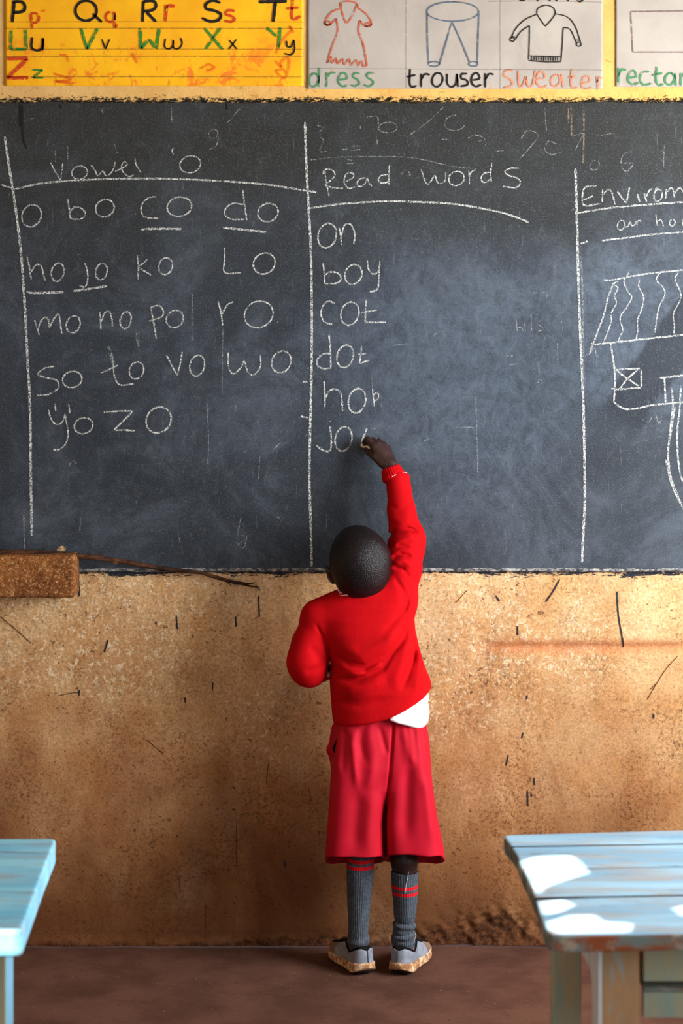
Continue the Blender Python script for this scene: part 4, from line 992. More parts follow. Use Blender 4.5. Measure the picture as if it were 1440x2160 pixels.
FOLD = [  # (polyline, depth in mm, width in mm): negative presses in
    (pxl([(700, 1370), (735, 1388), (768, 1394), (817, 1369), (850, 1335), (862, 1300)]), -7, 9), (pxl([(712, 1352), (760, 1366), (810, 1345), (840, 1310)]), 4, 13),
    (pxl([(702, 1424), (751, 1420), (804, 1395), (828, 1360)]), -7, 8), (pxl([(720, 1405), (770, 1406), (812, 1380)]), 4, 9), (pxl([(715, 1445), (765, 1436), (815, 1410)]), 4, 14),
    (pxl([(876, 1325), (865, 1385), (842, 1448)]), -7, 9), (pxl([(862, 1330), (845, 1390), (820, 1440)]), 4, 15), (pxl([(886, 1350), (884, 1400), (868, 1450)]), 4, 10),
    (pxl([(845, 1290), (862, 1250), (866, 1215)]), -3, 8), (pxl([(800, 1330), (850, 1280), (852, 1225)]), -3, 8), (pxl([(700, 1468), (760, 1470), (830, 1452)]), -2.5, 12),
    (pxl([(664, 1305), (682, 1340), (696, 1378)]), -3.5, 4), (pxl([(695, 1380), (692, 1405), (690, 1436)]), -7, 4),
    (pxl([(815, 1146), (832, 1124), (860, 1117), (888, 1124)]), -8, 5), (pxl([(820, 1166), (838, 1142), (862, 1134), (884, 1140)]), 4, 8), (pxl([(820, 1160), (842, 1152), (868, 1152)]), -3, 5),
    (pxl([(822, 1178), (846, 1168), (872, 1172)]), -5, 5), (pxl([(824, 1192), (848, 1196), (868, 1220)]), -4, 5), (pxl([(826, 1205), (848, 1240), (858, 1280)]), -4, 6), (pxl([(822, 1184), (850, 1180), (876, 1195)]), 3, 6),
    (pxl([(818, 1070), (842, 1078), (868, 1070)]), -2, 8), (pxl([(815, 1095), (845, 1100), (876, 1092)]), 2, 9),
    (pxl([(650, 1350), (672, 1376), (690, 1392)]), -2.5, 9), (pxl([(690, 1385), (670, 1400), (640, 1410)]), -2.5, 9),
]
HEMX = np.array([xx_(v) for v in (690, 705, 730, 760, 790, 815, 840, 865, 890, 912, 930)])
HEMZ = np.array([zz_(v) for v in (1523, 1523, 1520, 1515, 1508, 1501, 1490, 1477, 1463, 1446, 1438)])
def sweater(p):
    d = tor(p)
    d = smin(d, cone(p, P(762, 1258, .212), P(672, 1303, .205), .040, .046), 0.03)
    d = smin(d, cone(p, P(790, 1262, .21), P(832, 1258, .205), .044, .047), 0.03)
    sl = chain(p, [P(834, 1268, .205), P(850, 1200, .19), P(857, 1138, .152), P(846, 1075, .122), P(838, 1006, .096)], [.0465, .0450, .0445, .0335, .0300], .012)
    sl = smin(sl, cone(p, P(868, 1160, .165), P(870, 1128, .15), .028, .024), .02)
    d = smin(d, sl, 0.022)
    sl = chain(p, [P(676, 1306, .205), P(656, 1360, .212), P(648, 1400, .222), P(656, 1411, .16), WRL+np.array([-.012, 0, 0])], [.0430, .0450, .0445, .0380, .0290], .02)
    sl = smin(sl, cone(p, P(647, 1392, .23), P(653, 1416, .222), .0430, .0385), .02)
    d = smin(d, sl, np.interp(p[:, 2], [zz_(1390), zz_(1350)], [.003, .014]))
    back = np.clip((-0.222-p[:, 1])/0.03, 0, 1)
    disp = 0
    for pl, a, w in FOLD: disp = disp+crease(p[:, 0], p[:, 2], pl, 1.6*a, w)
    disp = np.clip(disp, -.0075, .006)
    arm = p[:, 2] > zz_(1200)
    d = d-disp*np.where(arm, np.clip((-0.10-p[:, 1])/0.03, 0, 1), back)-0.0010*wob(p[:, 0]+p[:, 1], p[:, 2]+.7*p[:, 1], 45, 91)*np.minimum(back+arm, 1)
    hem = np.interp(p[:, 0], HEMX, HEMZ)-p[:, 2]
    d = smax(d, hem*0.93, 0.010)
    # open collar around the neck
    q = p-P(757, 1246, .207)
    d = smax(d, -cone(p, P(757, 1262, .212), P(756, 1190, .200), .041, .062), 0.008)
    # end of the raised sleeve
    ax = (P(829, 985, .088)-P(842, 1060, .118)); ax /= np.linalg.norm(ax)
    cut = (p-P(836, 1002, .096))@ax
    d = np.where(p[:, 2] > zz_(1060), smax(d, cut, 0.006), d)
    axl = np.array([1.0, 0.05, 0]); cl_ = (p-(WRL+np.array([-.014, 0, 0])))@axl
    d = np.where((p[:, 1] > -.115) & (np.abs(p[:, 2]-WRL[2]) < .06) & (p[:, 0] > xx_(670)) & (p[:, 0] < xx_(760)) & (tor(p) > .004), smax(d, cl_, 0.006), d)
    return d
sweater_o = sdf_obj('sweater', sweater, (-.16, -.36, .58), (.26, -.02, 1.28), 0.0026, KNIT, person, slack=2.0)
sweater_o['label'] = 'bright red knitted sweater with one sleeve raised'
# ribbed cuffs
def cuff(a, b_, r0, r1, name, n=26):
    ax = b_-a; L = np.linalg.norm(ax); ax /= L
    u = np.cross(ax, [0, 1, 0.2]); u /= np.linalg.norm(u); v = np.cross(ax, u)
    seg = n*4; prof = [(0.0, r0*0.80), (0.0, r0), (0.25, r0*1.04), (0.6, (r0+r1)/2*1.03), (0.92, r1*1.01), (1.0, r1*0.95), (1.0, r1*0.80), (0.5, r1*0.78), (0.0, r0*0.80)]
    V, F = [], []
    for t, r in prof:
        for k in range(seg):
            an = 2*math.pi*k/seg; rr = r+(0.0009*math.cos(n*an) if r > r1*0.9 else 0)
            V.append(a+ax*L*t+rr*(math.cos(an)*u+math.sin(an)*v))
    for j in range(len(prof)-1):
        for k in range(seg): F.append((j*seg+k, j*seg+(k+1) % seg, (j+1)*seg+(k+1) % seg, (j+1)*seg+k))
    o = link_mesh(name, V, F, KNIT, person, smooth=True); fix_normals(o); return o
cuff(P(832, 1011, .097), P(823, 987, .090), .0285, .0245, 'cuff')
cuff(WRL+np.array([-.026, 0, 0]), WRL+np.array([.004, .001, 0]), .0260, .0235, 'cuff')
m = M('white_knit', 0.85, 0.15); m.col(rgb(240, 232, 232)); WKNIT = m.m
# thin white stripe where the cuff meets the sleeve
def ring(c0, ax, r, rt, name, mat, a0=0, a1=360, sq=1.0, seg=48):
    ax = ax/np.linalg.norm(ax); u = np.cross(ax, [0, 1, 0.2]); u /= np.linalg.norm(u); v = np.cross(ax, u)
    pts = []
    full = a1-a0 >= 360
    for k in range(seg+(0 if full else 1)):
        a = math.radians(a0+(a1-a0)*k/seg); pts.append(c0+r*(math.cos(a)*u+sq*math.sin(a)*v))
    n = len(pts); V, F = [], []
    for i, p in enumerate(pts):
        t = pts[(i+1) % n]-pts[i-1] if full else pts[min(i+1, n-1)]-pts[max(i-1, 0)]
        t /= np.linalg.norm(t); e = p-c0; e -= (e@t)*t; e /= np.linalg.norm(e); w = np.cross(t, e)
        for k in range(8):
            a = 2*math.pi*k/8; V.append(p+rt*(math.cos(a)*e+math.sin(a)*w))
    for i in range(n if full else n-1):
        for k in range(8): F.append((i*8+k, i*8+(k+1) % 8, ((i+1) % n)*8+(k+1) % 8, ((i+1) % n)*8+k))
    o = link_mesh(name, V, F, mat, person, smooth=True); fix_normals(o); return o
rc = P(835, 1007, .0955); rax = P(823, 985, .088)-P(834, 1013, .098)
o = ring(rc, rax, .0285, .0022, 'cuff_stripe', WKNIT); o['label'] = 'thin white stripe at the raised cuff'
# neck rib with white stripes, showing left of the nape
na = P(754, 1190, .195)-P(756, 1266, .214)
ncen = P(752, 1250, .208)
o = ring(P(753, 1256, .210), na, .0480, .0052, 'neckband', KNIT, sq=1.0)
o = ring(P(753, 1252, .209), na, .0505, .0013, 'neck_stripe', WKNIT); o['label'] = 'white stripe on the neckband'
o = ring(P(753, 1257.5, .211), na, .0520, .0010, 'neck_stripe', WKNIT); o['label'] = 'white stripe on the neckband'

# ---- white shirt: tail below the sweater and collar
m = M('white_cotton', 0.8, 0.2); m.col(rgb(244, 242, 246)); m.bump(m.noise(22, 4, 0.5, 1.0), 0.3, 0.006); COTTON = m.m
shl = Loft([(1400, 715, 886, .090, -.205), (1450, 705, 902, .099, -.205), (1500, 700, 905, .100, -.205), (1545, 704, 899, .098, -.205)], 2.6)
SHX = np.array([xx_(v) for v in (690, 800, 815, 832, 850, 868, 880, 892, 900, 906, 915)])
SHZ = np.array([zz_(v) for v in (1490, 1494, 1501, 1508, 1514, 1521, 1525, 1525, 1521, 1512, 1505)])
SF = [(pxl([(850, 1495), (870, 1499), (885, 1494)]), -3, 4), (pxl([(870, 1485), (890, 1478), (902, 1480)]), -2.5, 5), (pxl([(835, 1508), (860, 1510), (890, 1518)]), 2.5, 6)]
def shirt(p):
    d = shl(p)
    for pl, a, w in SF: d = d-a*0.001*np.exp(-(poly_dist(p[:, 0], p[:, 2], pl)/(w*0.001))**2)
    d = smax(d, (np.interp(p[:, 0], SHX, SHZ)-p[:, 2])*0.9, 0.008)
    return d+.012*np.clip((p[:, 2]-np.interp(p[:, 0], HEMX, HEMZ)+.004)/.012, 0, 2)
o = sdf_obj('shirt', shirt, (-.06, -.34, .58), (.25, -.07, .74), 0.0024, COTTON, person); o['label'] = 'white shirt tail hanging out below the sweater'
m = M('pale_collar', 0.8, 0.2); m.col(rgb(214, 196, 190)); 
o = ring(P(753, 1246, .207), na, .0470, .0040, 'shirt_collar', m.m)

# ---- shorts
m = M('crimson_cotton', 0.75, 0.2)
c = m.mix(m.step(m.noise(7, 5), 0.35, 0.65), rgb(172, 6, 30), rgb(186, 10, 38)); m.col(c)
m.bump(m.math('ADD', m.noise(500, 2), m.noise(40, 4)), 0.12, 0.002); SHORT = m.m
lgL = Loft([(1470, 718, 834, .066, -.205), (1510, 714, 829, .076, -.205), (1560, 704, 826, .092, -.207), (1600, 700, 822, .100, -.209), (1660, 696, 815, .102, -.210), (1720, 692, 809, .104, -.211), (1785, 687, 811, .108, -.212), (1860, 684, 812, .110, -.212)], 3.6)
lgR = Loft([(1470, 815, 884, .062, -.205), (1510, 818, 891, .072, -.205), (1560, 818, 902, .090, -.207), (1600, 819, 906, .099, -.209), (1660, 813, 912, .101, -.210), (1720, 808, 921, .103, -.211), (1785, 812, 934, .107, -.212), (1860, 812, 944, .110, -.212)], 3.6)
SFOLD = [(pxl([(775, 1515), (786, 1560), (782, 1615), (770, 1650)]), 3.5, 12), (pxl([(748, 1512), (742, 1550), (748, 1600), (752, 1650)]), 4.5, 9), (pxl([(733, 1512), (726, 1560), (722, 1620)]), -4, 9), (pxl([(760, 1512), (758, 1545), (772, 1600)]), -3.5, 9), (pxl([(797, 1512), (806, 1545), (816, 1580)]), -4, 7), (pxl([(846, 1510), (858, 1560), (870, 1600)]), 2.5, 10),
    (pxl([(755, 1640), (752, 1700), (745, 1780)]), -3, 16), (pxl([(785, 1640), (780, 1700), (772, 1785)]), 3, 16), (pxl([(858, 1580), (855, 1660), (850, 1770)]), -4.5, 17), (pxl([(890, 1600), (902, 1680), (910, 1775)]), 4, 14), (pxl([(880, 1525), (892, 1580), (896, 1640)]), -1.5, 8),
    (pxl([(833, 1440), (829, 1500), (824, 1560), (819, 1620), (811, 1700), (811, 1785), (813, 1850)]), -8, 3.2)]
pelv = Loft([(1470, 718, 884, .068, -.205), (1510, 714, 891, .077, -.205), (1560, 705, 901, .092, -.206), (1610, 704, 902, .097, -.207), (1650, 715, 895, .090, -.207), (1680, 745, 880, .070, -.207), (1700, 770, 850, .04, -.207)], 2.5)
def gather(th, z): 
    g = np.clip((z-zz_(1600))/(zz_(1510)-zz_(1600)), 0, 1)
    return 0.020*g*np.sin(th*17+0.6)+0.012*(1-g)*np.sin(th*5+1.2)
def shorts(p):
    def out(g):
        d = smin(smin(lgL(p, g, gather), lgR(p, g, gather), 0.006), pelv(p, g, gather), 0.012)
        return d
    d = out(0.0)
    back = np.clip((-0.222-p[:, 1])/0.03, 0, 1)
    disp = 0
    for pl, a, w in SFOLD: disp = disp+crease(p[:, 0], p[:, 2], pl, a, w)
    d = d-disp*back; d0_ = d
    # bulging side pocket with its dark slit on the left
    d = smin(d, chain(p, [P(708, 1533, .20), P(697, 1582, .205), P(704, 1618, .205)], [.010, .0085, .006], .01), 0.008)
    d = smax(d, -chain(p, [P(707, 1561, .262), P(705, 1578, .258), P(708, 1596, .262)], [.0055, .0090, .0045], .01), 0.003)
    inner = d0_+0.0065
    low = zz_(1640)
    d = np.where(p[:, 2] < low+.02, smax(d, -np.maximum(inner, (p[:, 2]-low)), 0.002), d)
    legs = np.clip((p[:, 0]-xx_(811))/.006, 0, 1)
    hem = zz_(1783)+0.004*legs*0-0.36*(p[:, 1]+0.310)*np.clip((p[:, 1]+0.32)/.05, 0, 1)-0.003*wob(p[:, 0], p[:, 1], 30, 95)+.006*np.exp(-((p[:, 0]-xx_(850))/.05)**2)
    hem = np.maximum(hem, zz_(1783)-0.36*0.19)
    return smax(d, (hem-p[:, 2])*0.94, 0.003)
shorts_o = sdf_obj('shorts', shorts, (-.07, -.36, .22), (.29, -.07, .68), 0.0024, SHORT, person, slack=2.2)
shorts_o['label'] = 'baggy crimson school shorts'
m = M('pocket_dark', 0.9, 0.1); m.col(rgb(22, 16, 22)); 
pk = P(708, 1579, .262)
o = sdf_obj('pocket', lambda p: chain(p, [P(709.5, 1564, .262), P(708, 1579, .260), P(710, 1593, .262)], [.0035, .0062, .0030], .01), pk-0.05, pk+0.05, 0.0018, m.m, person); o['label'] = 'dark pocket slit'

# ---- socks
SOCKL = [(1790, 733, 797), (1806, 733, 793), (1823, 731, 788), (1850, 731, 787), (1886, 732, 783), (1920, 733, 780), (1948, 735, 777), (1966, 734, 776), (1976, 733, 778), (1986, 732, 779), (1996, 735, 776), (2008, 738, 772)]
SOCKR = [(1838, 825, 881), (1869, 826, 881), (1890, 828, 880), (1907, 830, 879), (1930, 831, 877), (1942, 832, 874), (1950, 829, 877), (1959, 830, 874), (1966, 828, 876), (1973, 826, 875), (1986, 825, 876), (1996, 828, 874), (2008, 832, 870)]
def sock_mat(name, stripes):
    m = M(name, 0.9, 0.12); X, Y, Z = m.xyz()
    c = m.mix(m.step(m.noise(160, 3), 0.4, 0.65), rgb(64, 70, 78), rgb(84, 90, 98))
    for a, b_ in stripes:
        za, zb = zz_(a), zz_(b_)
        f = m.math('MULTIPLY', m.step(Z, zb-.0006, zb+.0006), m.math('SUBTRACT', 1.0, m.step(Z, za-.0006, za+.0006)))
        c = m.mix(f, c, rgb(212, 24, 34))
    m.col(c); m.bump(m.noise(300, 3), 0.25, 0.002); return m.m
def sock(rows, mat, yaw, an, fold, label):
    d0 = -.200
    rows = sorted(rows); nr = 110; seg = 180; V, F = [], []
    ys = np.linspace(rows[0][0], rows[-1][0], nr)
    l = np.interp(ys, [r[0] for r in rows], [r[1] for r in rows]); r_ = np.interp(ys, [r[0] for r in rows], [r[2] for r in rows])
    for j in range(nr):
        z = zz_(ys[j]); cx = xx_((l[j]+r_[j])/2); rx = (r_[j]-l[j])/2/S0
        for k in range(seg):
            a = 2*math.pi*k/seg
            slump = 0
            for (f0, dep, tilt) in fold: slump += dep*math.exp(-(((ys[j]-f0)+tilt*math.cos(a))/3.2)**2)
            rib = 0.00055*math.cos(a*34)
            rr = rx*1.0+rib+slump*0.001
            V.append((cx+rr*math.cos(a), d0+.004-(rr*1.12)*math.sin(a)-0.006*math.exp(-((ys[j]-1840)/40)**2), z+0.0008*math.cos(2*a+1)))
    for j in range(nr-1):
        for k in range(seg): F.append((j*seg+k, j*seg+(k+1) % seg, (j+1)*seg+(k+1) % seg, (j+1)*seg+k))
    # turned-in top
    b = len(V)
    for k in range(seg):
        v = np.array(V[k]); c0 = np.array([xx_((l[0]+r_[0])/2), d0+.004, v[2]]); V.append(tuple(c0+(v-c0)*0.93+np.array([0, 0, .001])))
    F += [(b+k, b+(k+1) % seg, (k+1) % seg, k) for k in range(seg)]
    b2 = len(V)
    for k in range(seg):
        v = np.array(V[b+k]); c0 = np.array([xx_((l[0]+r_[0])/2), d0+.004, v[2]]); V.append(tuple(c0+(v-c0)*0.97-np.array([0, 0, .014])))
    F += [(b2+k, b2+(k+1) % seg, b+(k+1) % seg, b+k) for k in range(seg)]
    o = link_mesh('sock', V, F, mat, person, smooth=True); fix_normals(o); o['label'] = label; return o
sock(SOCKL, sock_mat('grey_rib_tall', [(1807, 1815), (1821, 1828)]), YAWL, ANL, [(1816.5, -1.6, 0), (1803, -1.0, 2), (1975, -1.5, 4), (1984, 1.2, 4)], 'grey ribbed sock with two red bands pulled up under the shorts')
sock(SOCKR, sock_mat('grey_rib_low', [(1864, 1871), (1878, 1885)]), YAWR, ANR, [(1945, -3.0, -3), (1951, 1.8, -3), (1967, -3.2, 3), (1973, 2.0, 3), (1980, -1.2, -4)], 'grey ribbed sock with two red bands slipped below the calf')
m = M('loose_thread', 0.9, 0.1); m.col(rgb(196, 190, 190))
def thread(pts, r=0.0008):
    q = smooth_line([P(*t) for t in pts], step=0.004); V, F = tube(q, [r]*len(q), 6, 2)
    return link_mesh('loose_thread', V, F, m.m, person, smooth=True)
thread([(861, 1839, .241), (860, 1850, .2415), (858, 1858, .2415), (856, 1868, .2412), (855, 1884, .2405)])

# ---- running shoes
m = M('shoe_grey', 0.6, 0.35)
c = m.mix(m.step(m.noise(35, 5, 0.6), 0.35, 0.65), rgb(118, 124, 136), rgb(146, 151, 161))
c = m.mix(m.math('MULTIPLY', m.step(m.noise(120, 3), 0.66, 0.72), 0.7), c, rgb(76, 66, 60)); m.col(c); m.bump(m.noise(40, 4), 0.2, 0.003); SHOE = m.m
m = M('muddy_sole', 0.85, 0.2)
c = m.mix(m.step(m.noise(60, 5, 0.7), 0.42, 0.60), rgb(158, 110, 70), rgb(222, 186, 150))
c = m.mix(m.math('MULTIPLY', m.step(m.noise(150, 4), 0.58, 0.66), 0.7), c, rgb(110, 70, 44)); m.col(c); m.bump(m.noise(110, 4), 0.5, 0.003); SOLE = m.m
m = M('black_lining', 0.9, 0.1); m.col(rgb(20, 18, 20)); LINING = m.m
m = M('outsole_rubber', 0.8, 0.2); m.col(rgb(26, 20, 18)); RUBBER = m.m
m = M('shoe_brown', 0.8, 0.2); m.col(m.mix(m.noise(40, 4), rgb(150, 122, 100), rgb(108, 82, 66))); SBROWN = m.m
LEN = 0.175
UU = np.array([-.03, 0, .02, .05, .08, .115, .145, .165, .176, .19])
HW = np.array([.018, .0235, .0285, .0290, .0300, .0355, .0335, .0250, .012, .002])
def shoe(an, yaw, s, label):
    ca, sa = math.cos(yaw), math.sin(yaw)
    R = np.array([[ca, sa, 0], [-sa, ca, 0], [0, 0, 1]])       # columns: local axes in the world
    heel = np.array([an[0], an[1], 0.0])-np.array([sa, ca, 0])*0.046
    def lc(p):
        q = p-heel
        return q[:, 0]*ca-q[:, 1]*sa, q[:, 0]*sa+q[:, 1]*ca, q[:, 2]      # v across, u along, z
    def plan(v, u, g):
        hw = np.interp(u, UU, HW)+g+np.where(u > .06, .003*s*-1*0, 0)
        rnd = np.minimum(u+g, 0.0)
        d = np.abs(v)-hw
        # round heel and toe
        dh = np.hypot(v, np.minimum(u-.026, 0))-(.0275+g)
        dt = np.hypot(v*1.0, np.maximum(u-(LEN-.036), 0))-(.0345+g)
        return np.where(u < .026, dh, np.where(u > LEN-.036, dt, d))
    def base(u): return 0.004+0.011*np.clip((0.028-u)/0.028, 0, 1.4)**1.6+0.012*np.clip((u-.125)/.05, 0, 1)**1.6
    def topz(u): return 0.030-0.006*np.clip(u/.09, 0, 1)+0.010*np.clip((u-.12)/.05, 0, 1)
    def sole(p):
        v, u, z = lc(p)
        g = 0.0035+0.006*np.clip((0.018-z)/0.02, 0, 1)*np.clip((.05-u)/.05, 0, 1)-0.0012*np.exp(-((z-0.021+.00*u)/.0022)**2)*(u > .03)
        g = g+0.0012*wob(u*1.0+v, z, 90, 60)
        tz = topz(u)+0.003*np.exp(-((v)/.012)**2)*(u < .02)+.0015*wob(u, v, 70, 61)
        return smax(smax(plan(v, u, g), z-tz, .004), base(u)-z, .003)
    def rubber(p):
        v, u, z = lc(p)
        return smax(smax(plan(v, u, -.003), z-(base(u)+.004), .002), np.maximum(0.0005, base(u)-.0045)-z, .002)
    def height(u, v):
        # top line: two peaks behind with a dip for the heel tab, dropping at the ankle, rising to the tongue
        back = .066+.0045*np.exp(-((np.abs(v)-.014)/.0055)**2)-.004*np.exp(-(v/.008)**2)
        side = np.interp(u, [0, .012, .032, .050, .066, .085, .11, .145, .175], [.066, .065, .056, .052, .058, .066, .056, .044, .036])
        return np.where(u < .014, back*(1-u.clip(0)/.014)+side*(u.clip(0)/.014), side)
    def upper(p, g=0.0, rise=0.0):
        v, u, z = lc(p)
        lean = np.clip((z-.03)/.05, 0, 1)
        d = plan(v, u, -.0005+g-0.0035*lean-.010*np.clip((z-.035)/.03, 0, 1)*np.clip((u-.06)/.04, 0, 1))
        h = height(u, v)+rise
        r = smax(d, (z-h)*.85, .003 if u is None else .006)
        return smax(r, .018-z, .003)
    def throat(p, g): 
        v, u, z = lc(p)
        c0 = np.hypot(v/.0262, (u-.051)/.0455)
        return np.maximum((c0-1)*.024-g, .036-z)
    def shell(p): return smax(upper(p), -throat(p, -0.001), .003)
    def lining(p): return smax(smax(upper(p, -.0012, .0048), -throat(p, -.0055), .002), -(p[:, 2]-.040), .002)
    lo = heel+np.array([-.19, -.09, -.002]); hi = heel+np.array([.19, .20, .10])
    root = empty('shoe', tuple(heel-ROOT)); root.parent = person; root['label'] = label
    o = sdf_obj('upper', shell, lo, hi, .0020, SHOE, root)
    o = sdf_obj('sole', sole, lo, hi, .0020, SOLE, root); o['label'] = 'mud-caked pale midsole'
    o = sdf_obj('outsole', rubber, lo, hi, .0020, RUBBER, root)
    o = sdf_obj('lining', lining, lo, hi, .0020, LINING, root); o['label'] = 'black padded collar lining'
    # toe overlay and a heel seam
    def toecap(p):
        v, u, z = lc(p); w = upper(p, .0012, .0012)
        return smax(np.maximum(w, -(w+.004)), (.122-u)*.9-(z-.03)*.5, .003)
    o = sdf_obj('toe_cap', toecap, lo, hi, .0022, SBROWN, root); o['label'] = 'scuffed brown toe overlay'
    def W(v, u, z): return heel+np.array([v*ca+u*sa, -v*sa+u*ca, z])
    pts = []
    for k in range(9):
        z = .030+.034*k/8; pts.append(W(-.003*s, -.0022+0.0055*np.clip((z-.03)/.05, 0, 1)*0.9, z))
    V, F = tube(pts, [.0007]*9, 6, 1, 0); link_mesh('seam', V, F, LINING, root, smooth=True)
    return W
WL = shoe(ANL, YAWL, -1, 'grey running shoe with muddy sole on the left foot')
WR = shoe(ANR, YAWR, 1, 'grey running shoe with muddy sole on the right foot')
# pull loop at the outer ankle of the right shoe
pts = [WR(.0235, .040, .055), WR(.0245, .044, .068), WR(.026, .046, .080), WR(.029, .047, .088), WR(.027, .048, .093), WR(.024, .047, .087)]
q = smooth_line(pts, step=.003); V, F = tube(q, [.0014]*len(q), 7, 1)
m = M('lace_cream', 0.8, 0.2); m.col(rgb(200, 176, 150))
o = link_mesh('shoelace', V, F, m.m, person, smooth=True)

# ---- the piece of chalk in the fingers
m = M('chalk_stick', 0.9, 0.1); m.col(m.mix(m.noise(120, 3), rgb(252, 228, 170), rgb(238, 232, 220)))
c0, c1 = P(762.5, 938.5, .0105), P(782, 946, .052)
V, F = tube([c0, c0+(c1-c0)*.06, c0+(c1-c0)*.5, c1-(c1-c0)*.05, c1], [.0036, .0052, .0052, .0052, .0040], 14, 1, 0.03)
o = link_mesh('chalk_stick', V, F, m.m, loc=c0, smooth=True)
tag(o, 'short cream chalk stick pinched in the raised hand of the child', 'chalk')

# ------------------------------------------------------------------ school desks
def blue_paint(name, base, worn):
    m = M(name, 0.5, 0.4)
    c = m.mix(m.step(m.noise(6, 5, 0.6, 0.3, m.vec(0.35, 2.2, 2)), 0.35, 0.65), base[0], base[1])
    c = m.mix(m.math('MULTIPLY', m.step(m.noise(9, 6, 0.72, 0.5, m.vec(0.5, 3.2, 3, (2, 5, 1))), 0.46, 0.66), 0.85*worn), c, rgb(156, 150, 146))
    c = m.mix(m.math('MULTIPLY', m.step(m.noise(15, 6, 0.75, 0.4, m.vec(0.4, 3.5, 3, (7, 1, 3))), 0.57, 0.66), 0.85*worn), c, rgb(86, 84, 92))
    m.col(c); m.bump(m.noise(20, 5, 0.6, 0, m.vec(0.3, 3, 3)), 0.25, 0.004); return m.m
BLUE = blue_paint('worn_blue_paint', (rgb(120, 160, 184), rgb(154, 190, 208)), 1.0)
BLUE2 = blue_paint('fresh_blue_paint', (rgb(106, 182, 214), rgb(144, 208, 228)), 0.75)
m = M('faded_green_wood', 0.65, 0.3)
c = m.mix(m.step(m.noise(8, 5, 0.6, 0.4, m.vec(3, 3, 0.5)), 0.38, 0.62), rgb(164, 190, 172), rgb(196, 188, 148)); m.col(c); m.bump(m.noise(24, 4, 0.6, 0, m.vec(4, 4, .4)), .2, .004); GWOOD = m.m
m = M('bare_brown_wood', 0.65, 0.3)
c = m.mix(m.step(m.noise(7, 5, 0.6, 0.4, m.vec(3, 3, 0.6)), 0.38, 0.62), rgb(208, 162, 112), rgb(180, 152, 116))
c = m.mix(m.math('MULTIPLY', m.step(m.noise(11, 5, 0.6, 0.4, m.vec(3, 3, 0.7, (3, 3, 1))), 0.58, 0.68), .6), c, rgb(160, 190, 190)); m.col(c); m.bump(m.noise(24, 4, 0.6, 0, m.vec(4, 4, .4)), .2, .004); BWOOD = m.m
m = M('pale_blue_wood', 0.6, 0.3); m.col(m.mix(m.step(m.noise(14, 5, .6, 0, m.vec(2, 2, .5)), .4, .65), rgb(240, 244, 242), rgb(214, 230, 234))); PBLUE = m.m
m = M('chipped_edge', 0.6, 0.3)
c = m.mix(m.step(m.noise(7, 5, .6, .4, m.vec(1, 1, 2)), .46, .56), rgb(160, 84, 44), rgb(128, 140, 132))
c = m.mix(m.math('MULTIPLY', m.step(m.noise(19, 5, .7), .55, .65), .7), c, rgb(196, 178, 150)); m.col(c); EDGE = m.m
m = M('grey_end_grain', 0.7, 0.2); m.col(m.mix(m.step(m.noise(24, 5, .7), .42, .6), rgb(112, 118, 112), rgb(160, 162, 154))); GEDGE = m.m
m = M('plank_gap', 0.8, 0.1); m.col(rgb(58, 46, 40)); GAP = m.m
TH = 0.030

th = math.radians(3.6)
ux = np.array([math.cos(th), math.sin(th), 0.0])
LEND = 1.15
def left_pt(py): return PT(np.interp(py, [1760, 1785, 1833, 1893, 1970], [1060, 1078, 1101, 1128, 1148]), py, DESK_H)
desk = empty('school_desk', (float(PT(1060, 1960, DESK_H)[0])+.55, float(PT(1150, 1965, DESK_H)[1])+.28, 0.0))
tag(desk, 'worn pale blue plank desk with sun patches in the right foreground', 'desk')
rows = [(1762, 1784.2), (1785.2, 1832), (1833.6, 1892), (1896, 1969)]
for i, (a, b_) in enumerate(rows):
    A_, B_ = left_pt(a), left_pt(b_)
    if i == 3:
        # rounded front corner and a split that closes to the right
        f = PT(1152, 1970, DESK_H); fr = PT(1168, 1973, DESK_H)
        ol = [left_pt(1896)+np.array([0.0, 0, 0]), PT(1139, 1930, DESK_H), PT(1149, 1956, DESK_H), PT(1154, 1965, DESK_H), PT(1164, 1971, DESK_H), PT(1185, 1973, DESK_H)]
        back = left_pt(1896)+ux*.10+np.array([0, .0065, 0])
        far0 = ol[-1]+ux*LEND; far1 = left_pt(1893.2)+ux*LEND
        outl = [tuple(q[:2]) for q in ol]+[tuple(far0[:2]), tuple(far1[:2]), tuple(back[:2])]
    elif i == 0:
        outl = [tuple(A_[:2]+np.array([.010, .004])), tuple(A_[:2]+np.array([.0, -.006])), tuple((A_*.5+B_*.5)[:2]+np.array([-.001, 0])), tuple(B_[:2]), tuple((B_+ux*LEND)[:2]), tuple((A_+ux*LEND)[:2]+np.array([0, .014])), tuple((A_+ux*.45)[:2]+np.array([0, .022])), tuple((A_+ux*.2)[:2]+np.array([0, .012]))]
    else:
        outl = [tuple(A_[:2]), tuple((A_*.6+B_*.4)[:2]+np.array([.0025, 0])), tuple(B_[:2]), tuple((B_+ux*LEND)[:2]), tuple((A_+ux*LEND)[:2])]
    V, F = prism(outl, DESK_H-TH+.002*(i % 2), DESK_H-.001*(i % 2))
    o = link_mesh('plank', V, F, BLUE, desk); fix_normals(o); bevel_mesh(o, .004, 2); fix_normals(o)
    for mm in (EDGE, GEDGE, GAP): o.data.materials.append(mm)
    for p in o.data.polygons:
        if p.normal.z < .55: p.material_index = 2 if p.normal.x < -.6 else (1 if i == 3 and p.normal.y < 0 else 3)
def part(name, parts, mat, parent, label=None, bev=.003):
    V, F = merge(parts); o = link_mesh(name, V, F, mat, parent); fix_normals(o)
    if bev: bevel_mesh(o, bev, 2); fix_normals(o)
    if label: o['label'] = label
    return o
def at_depth(px, z): return (px-720)*z/FPX
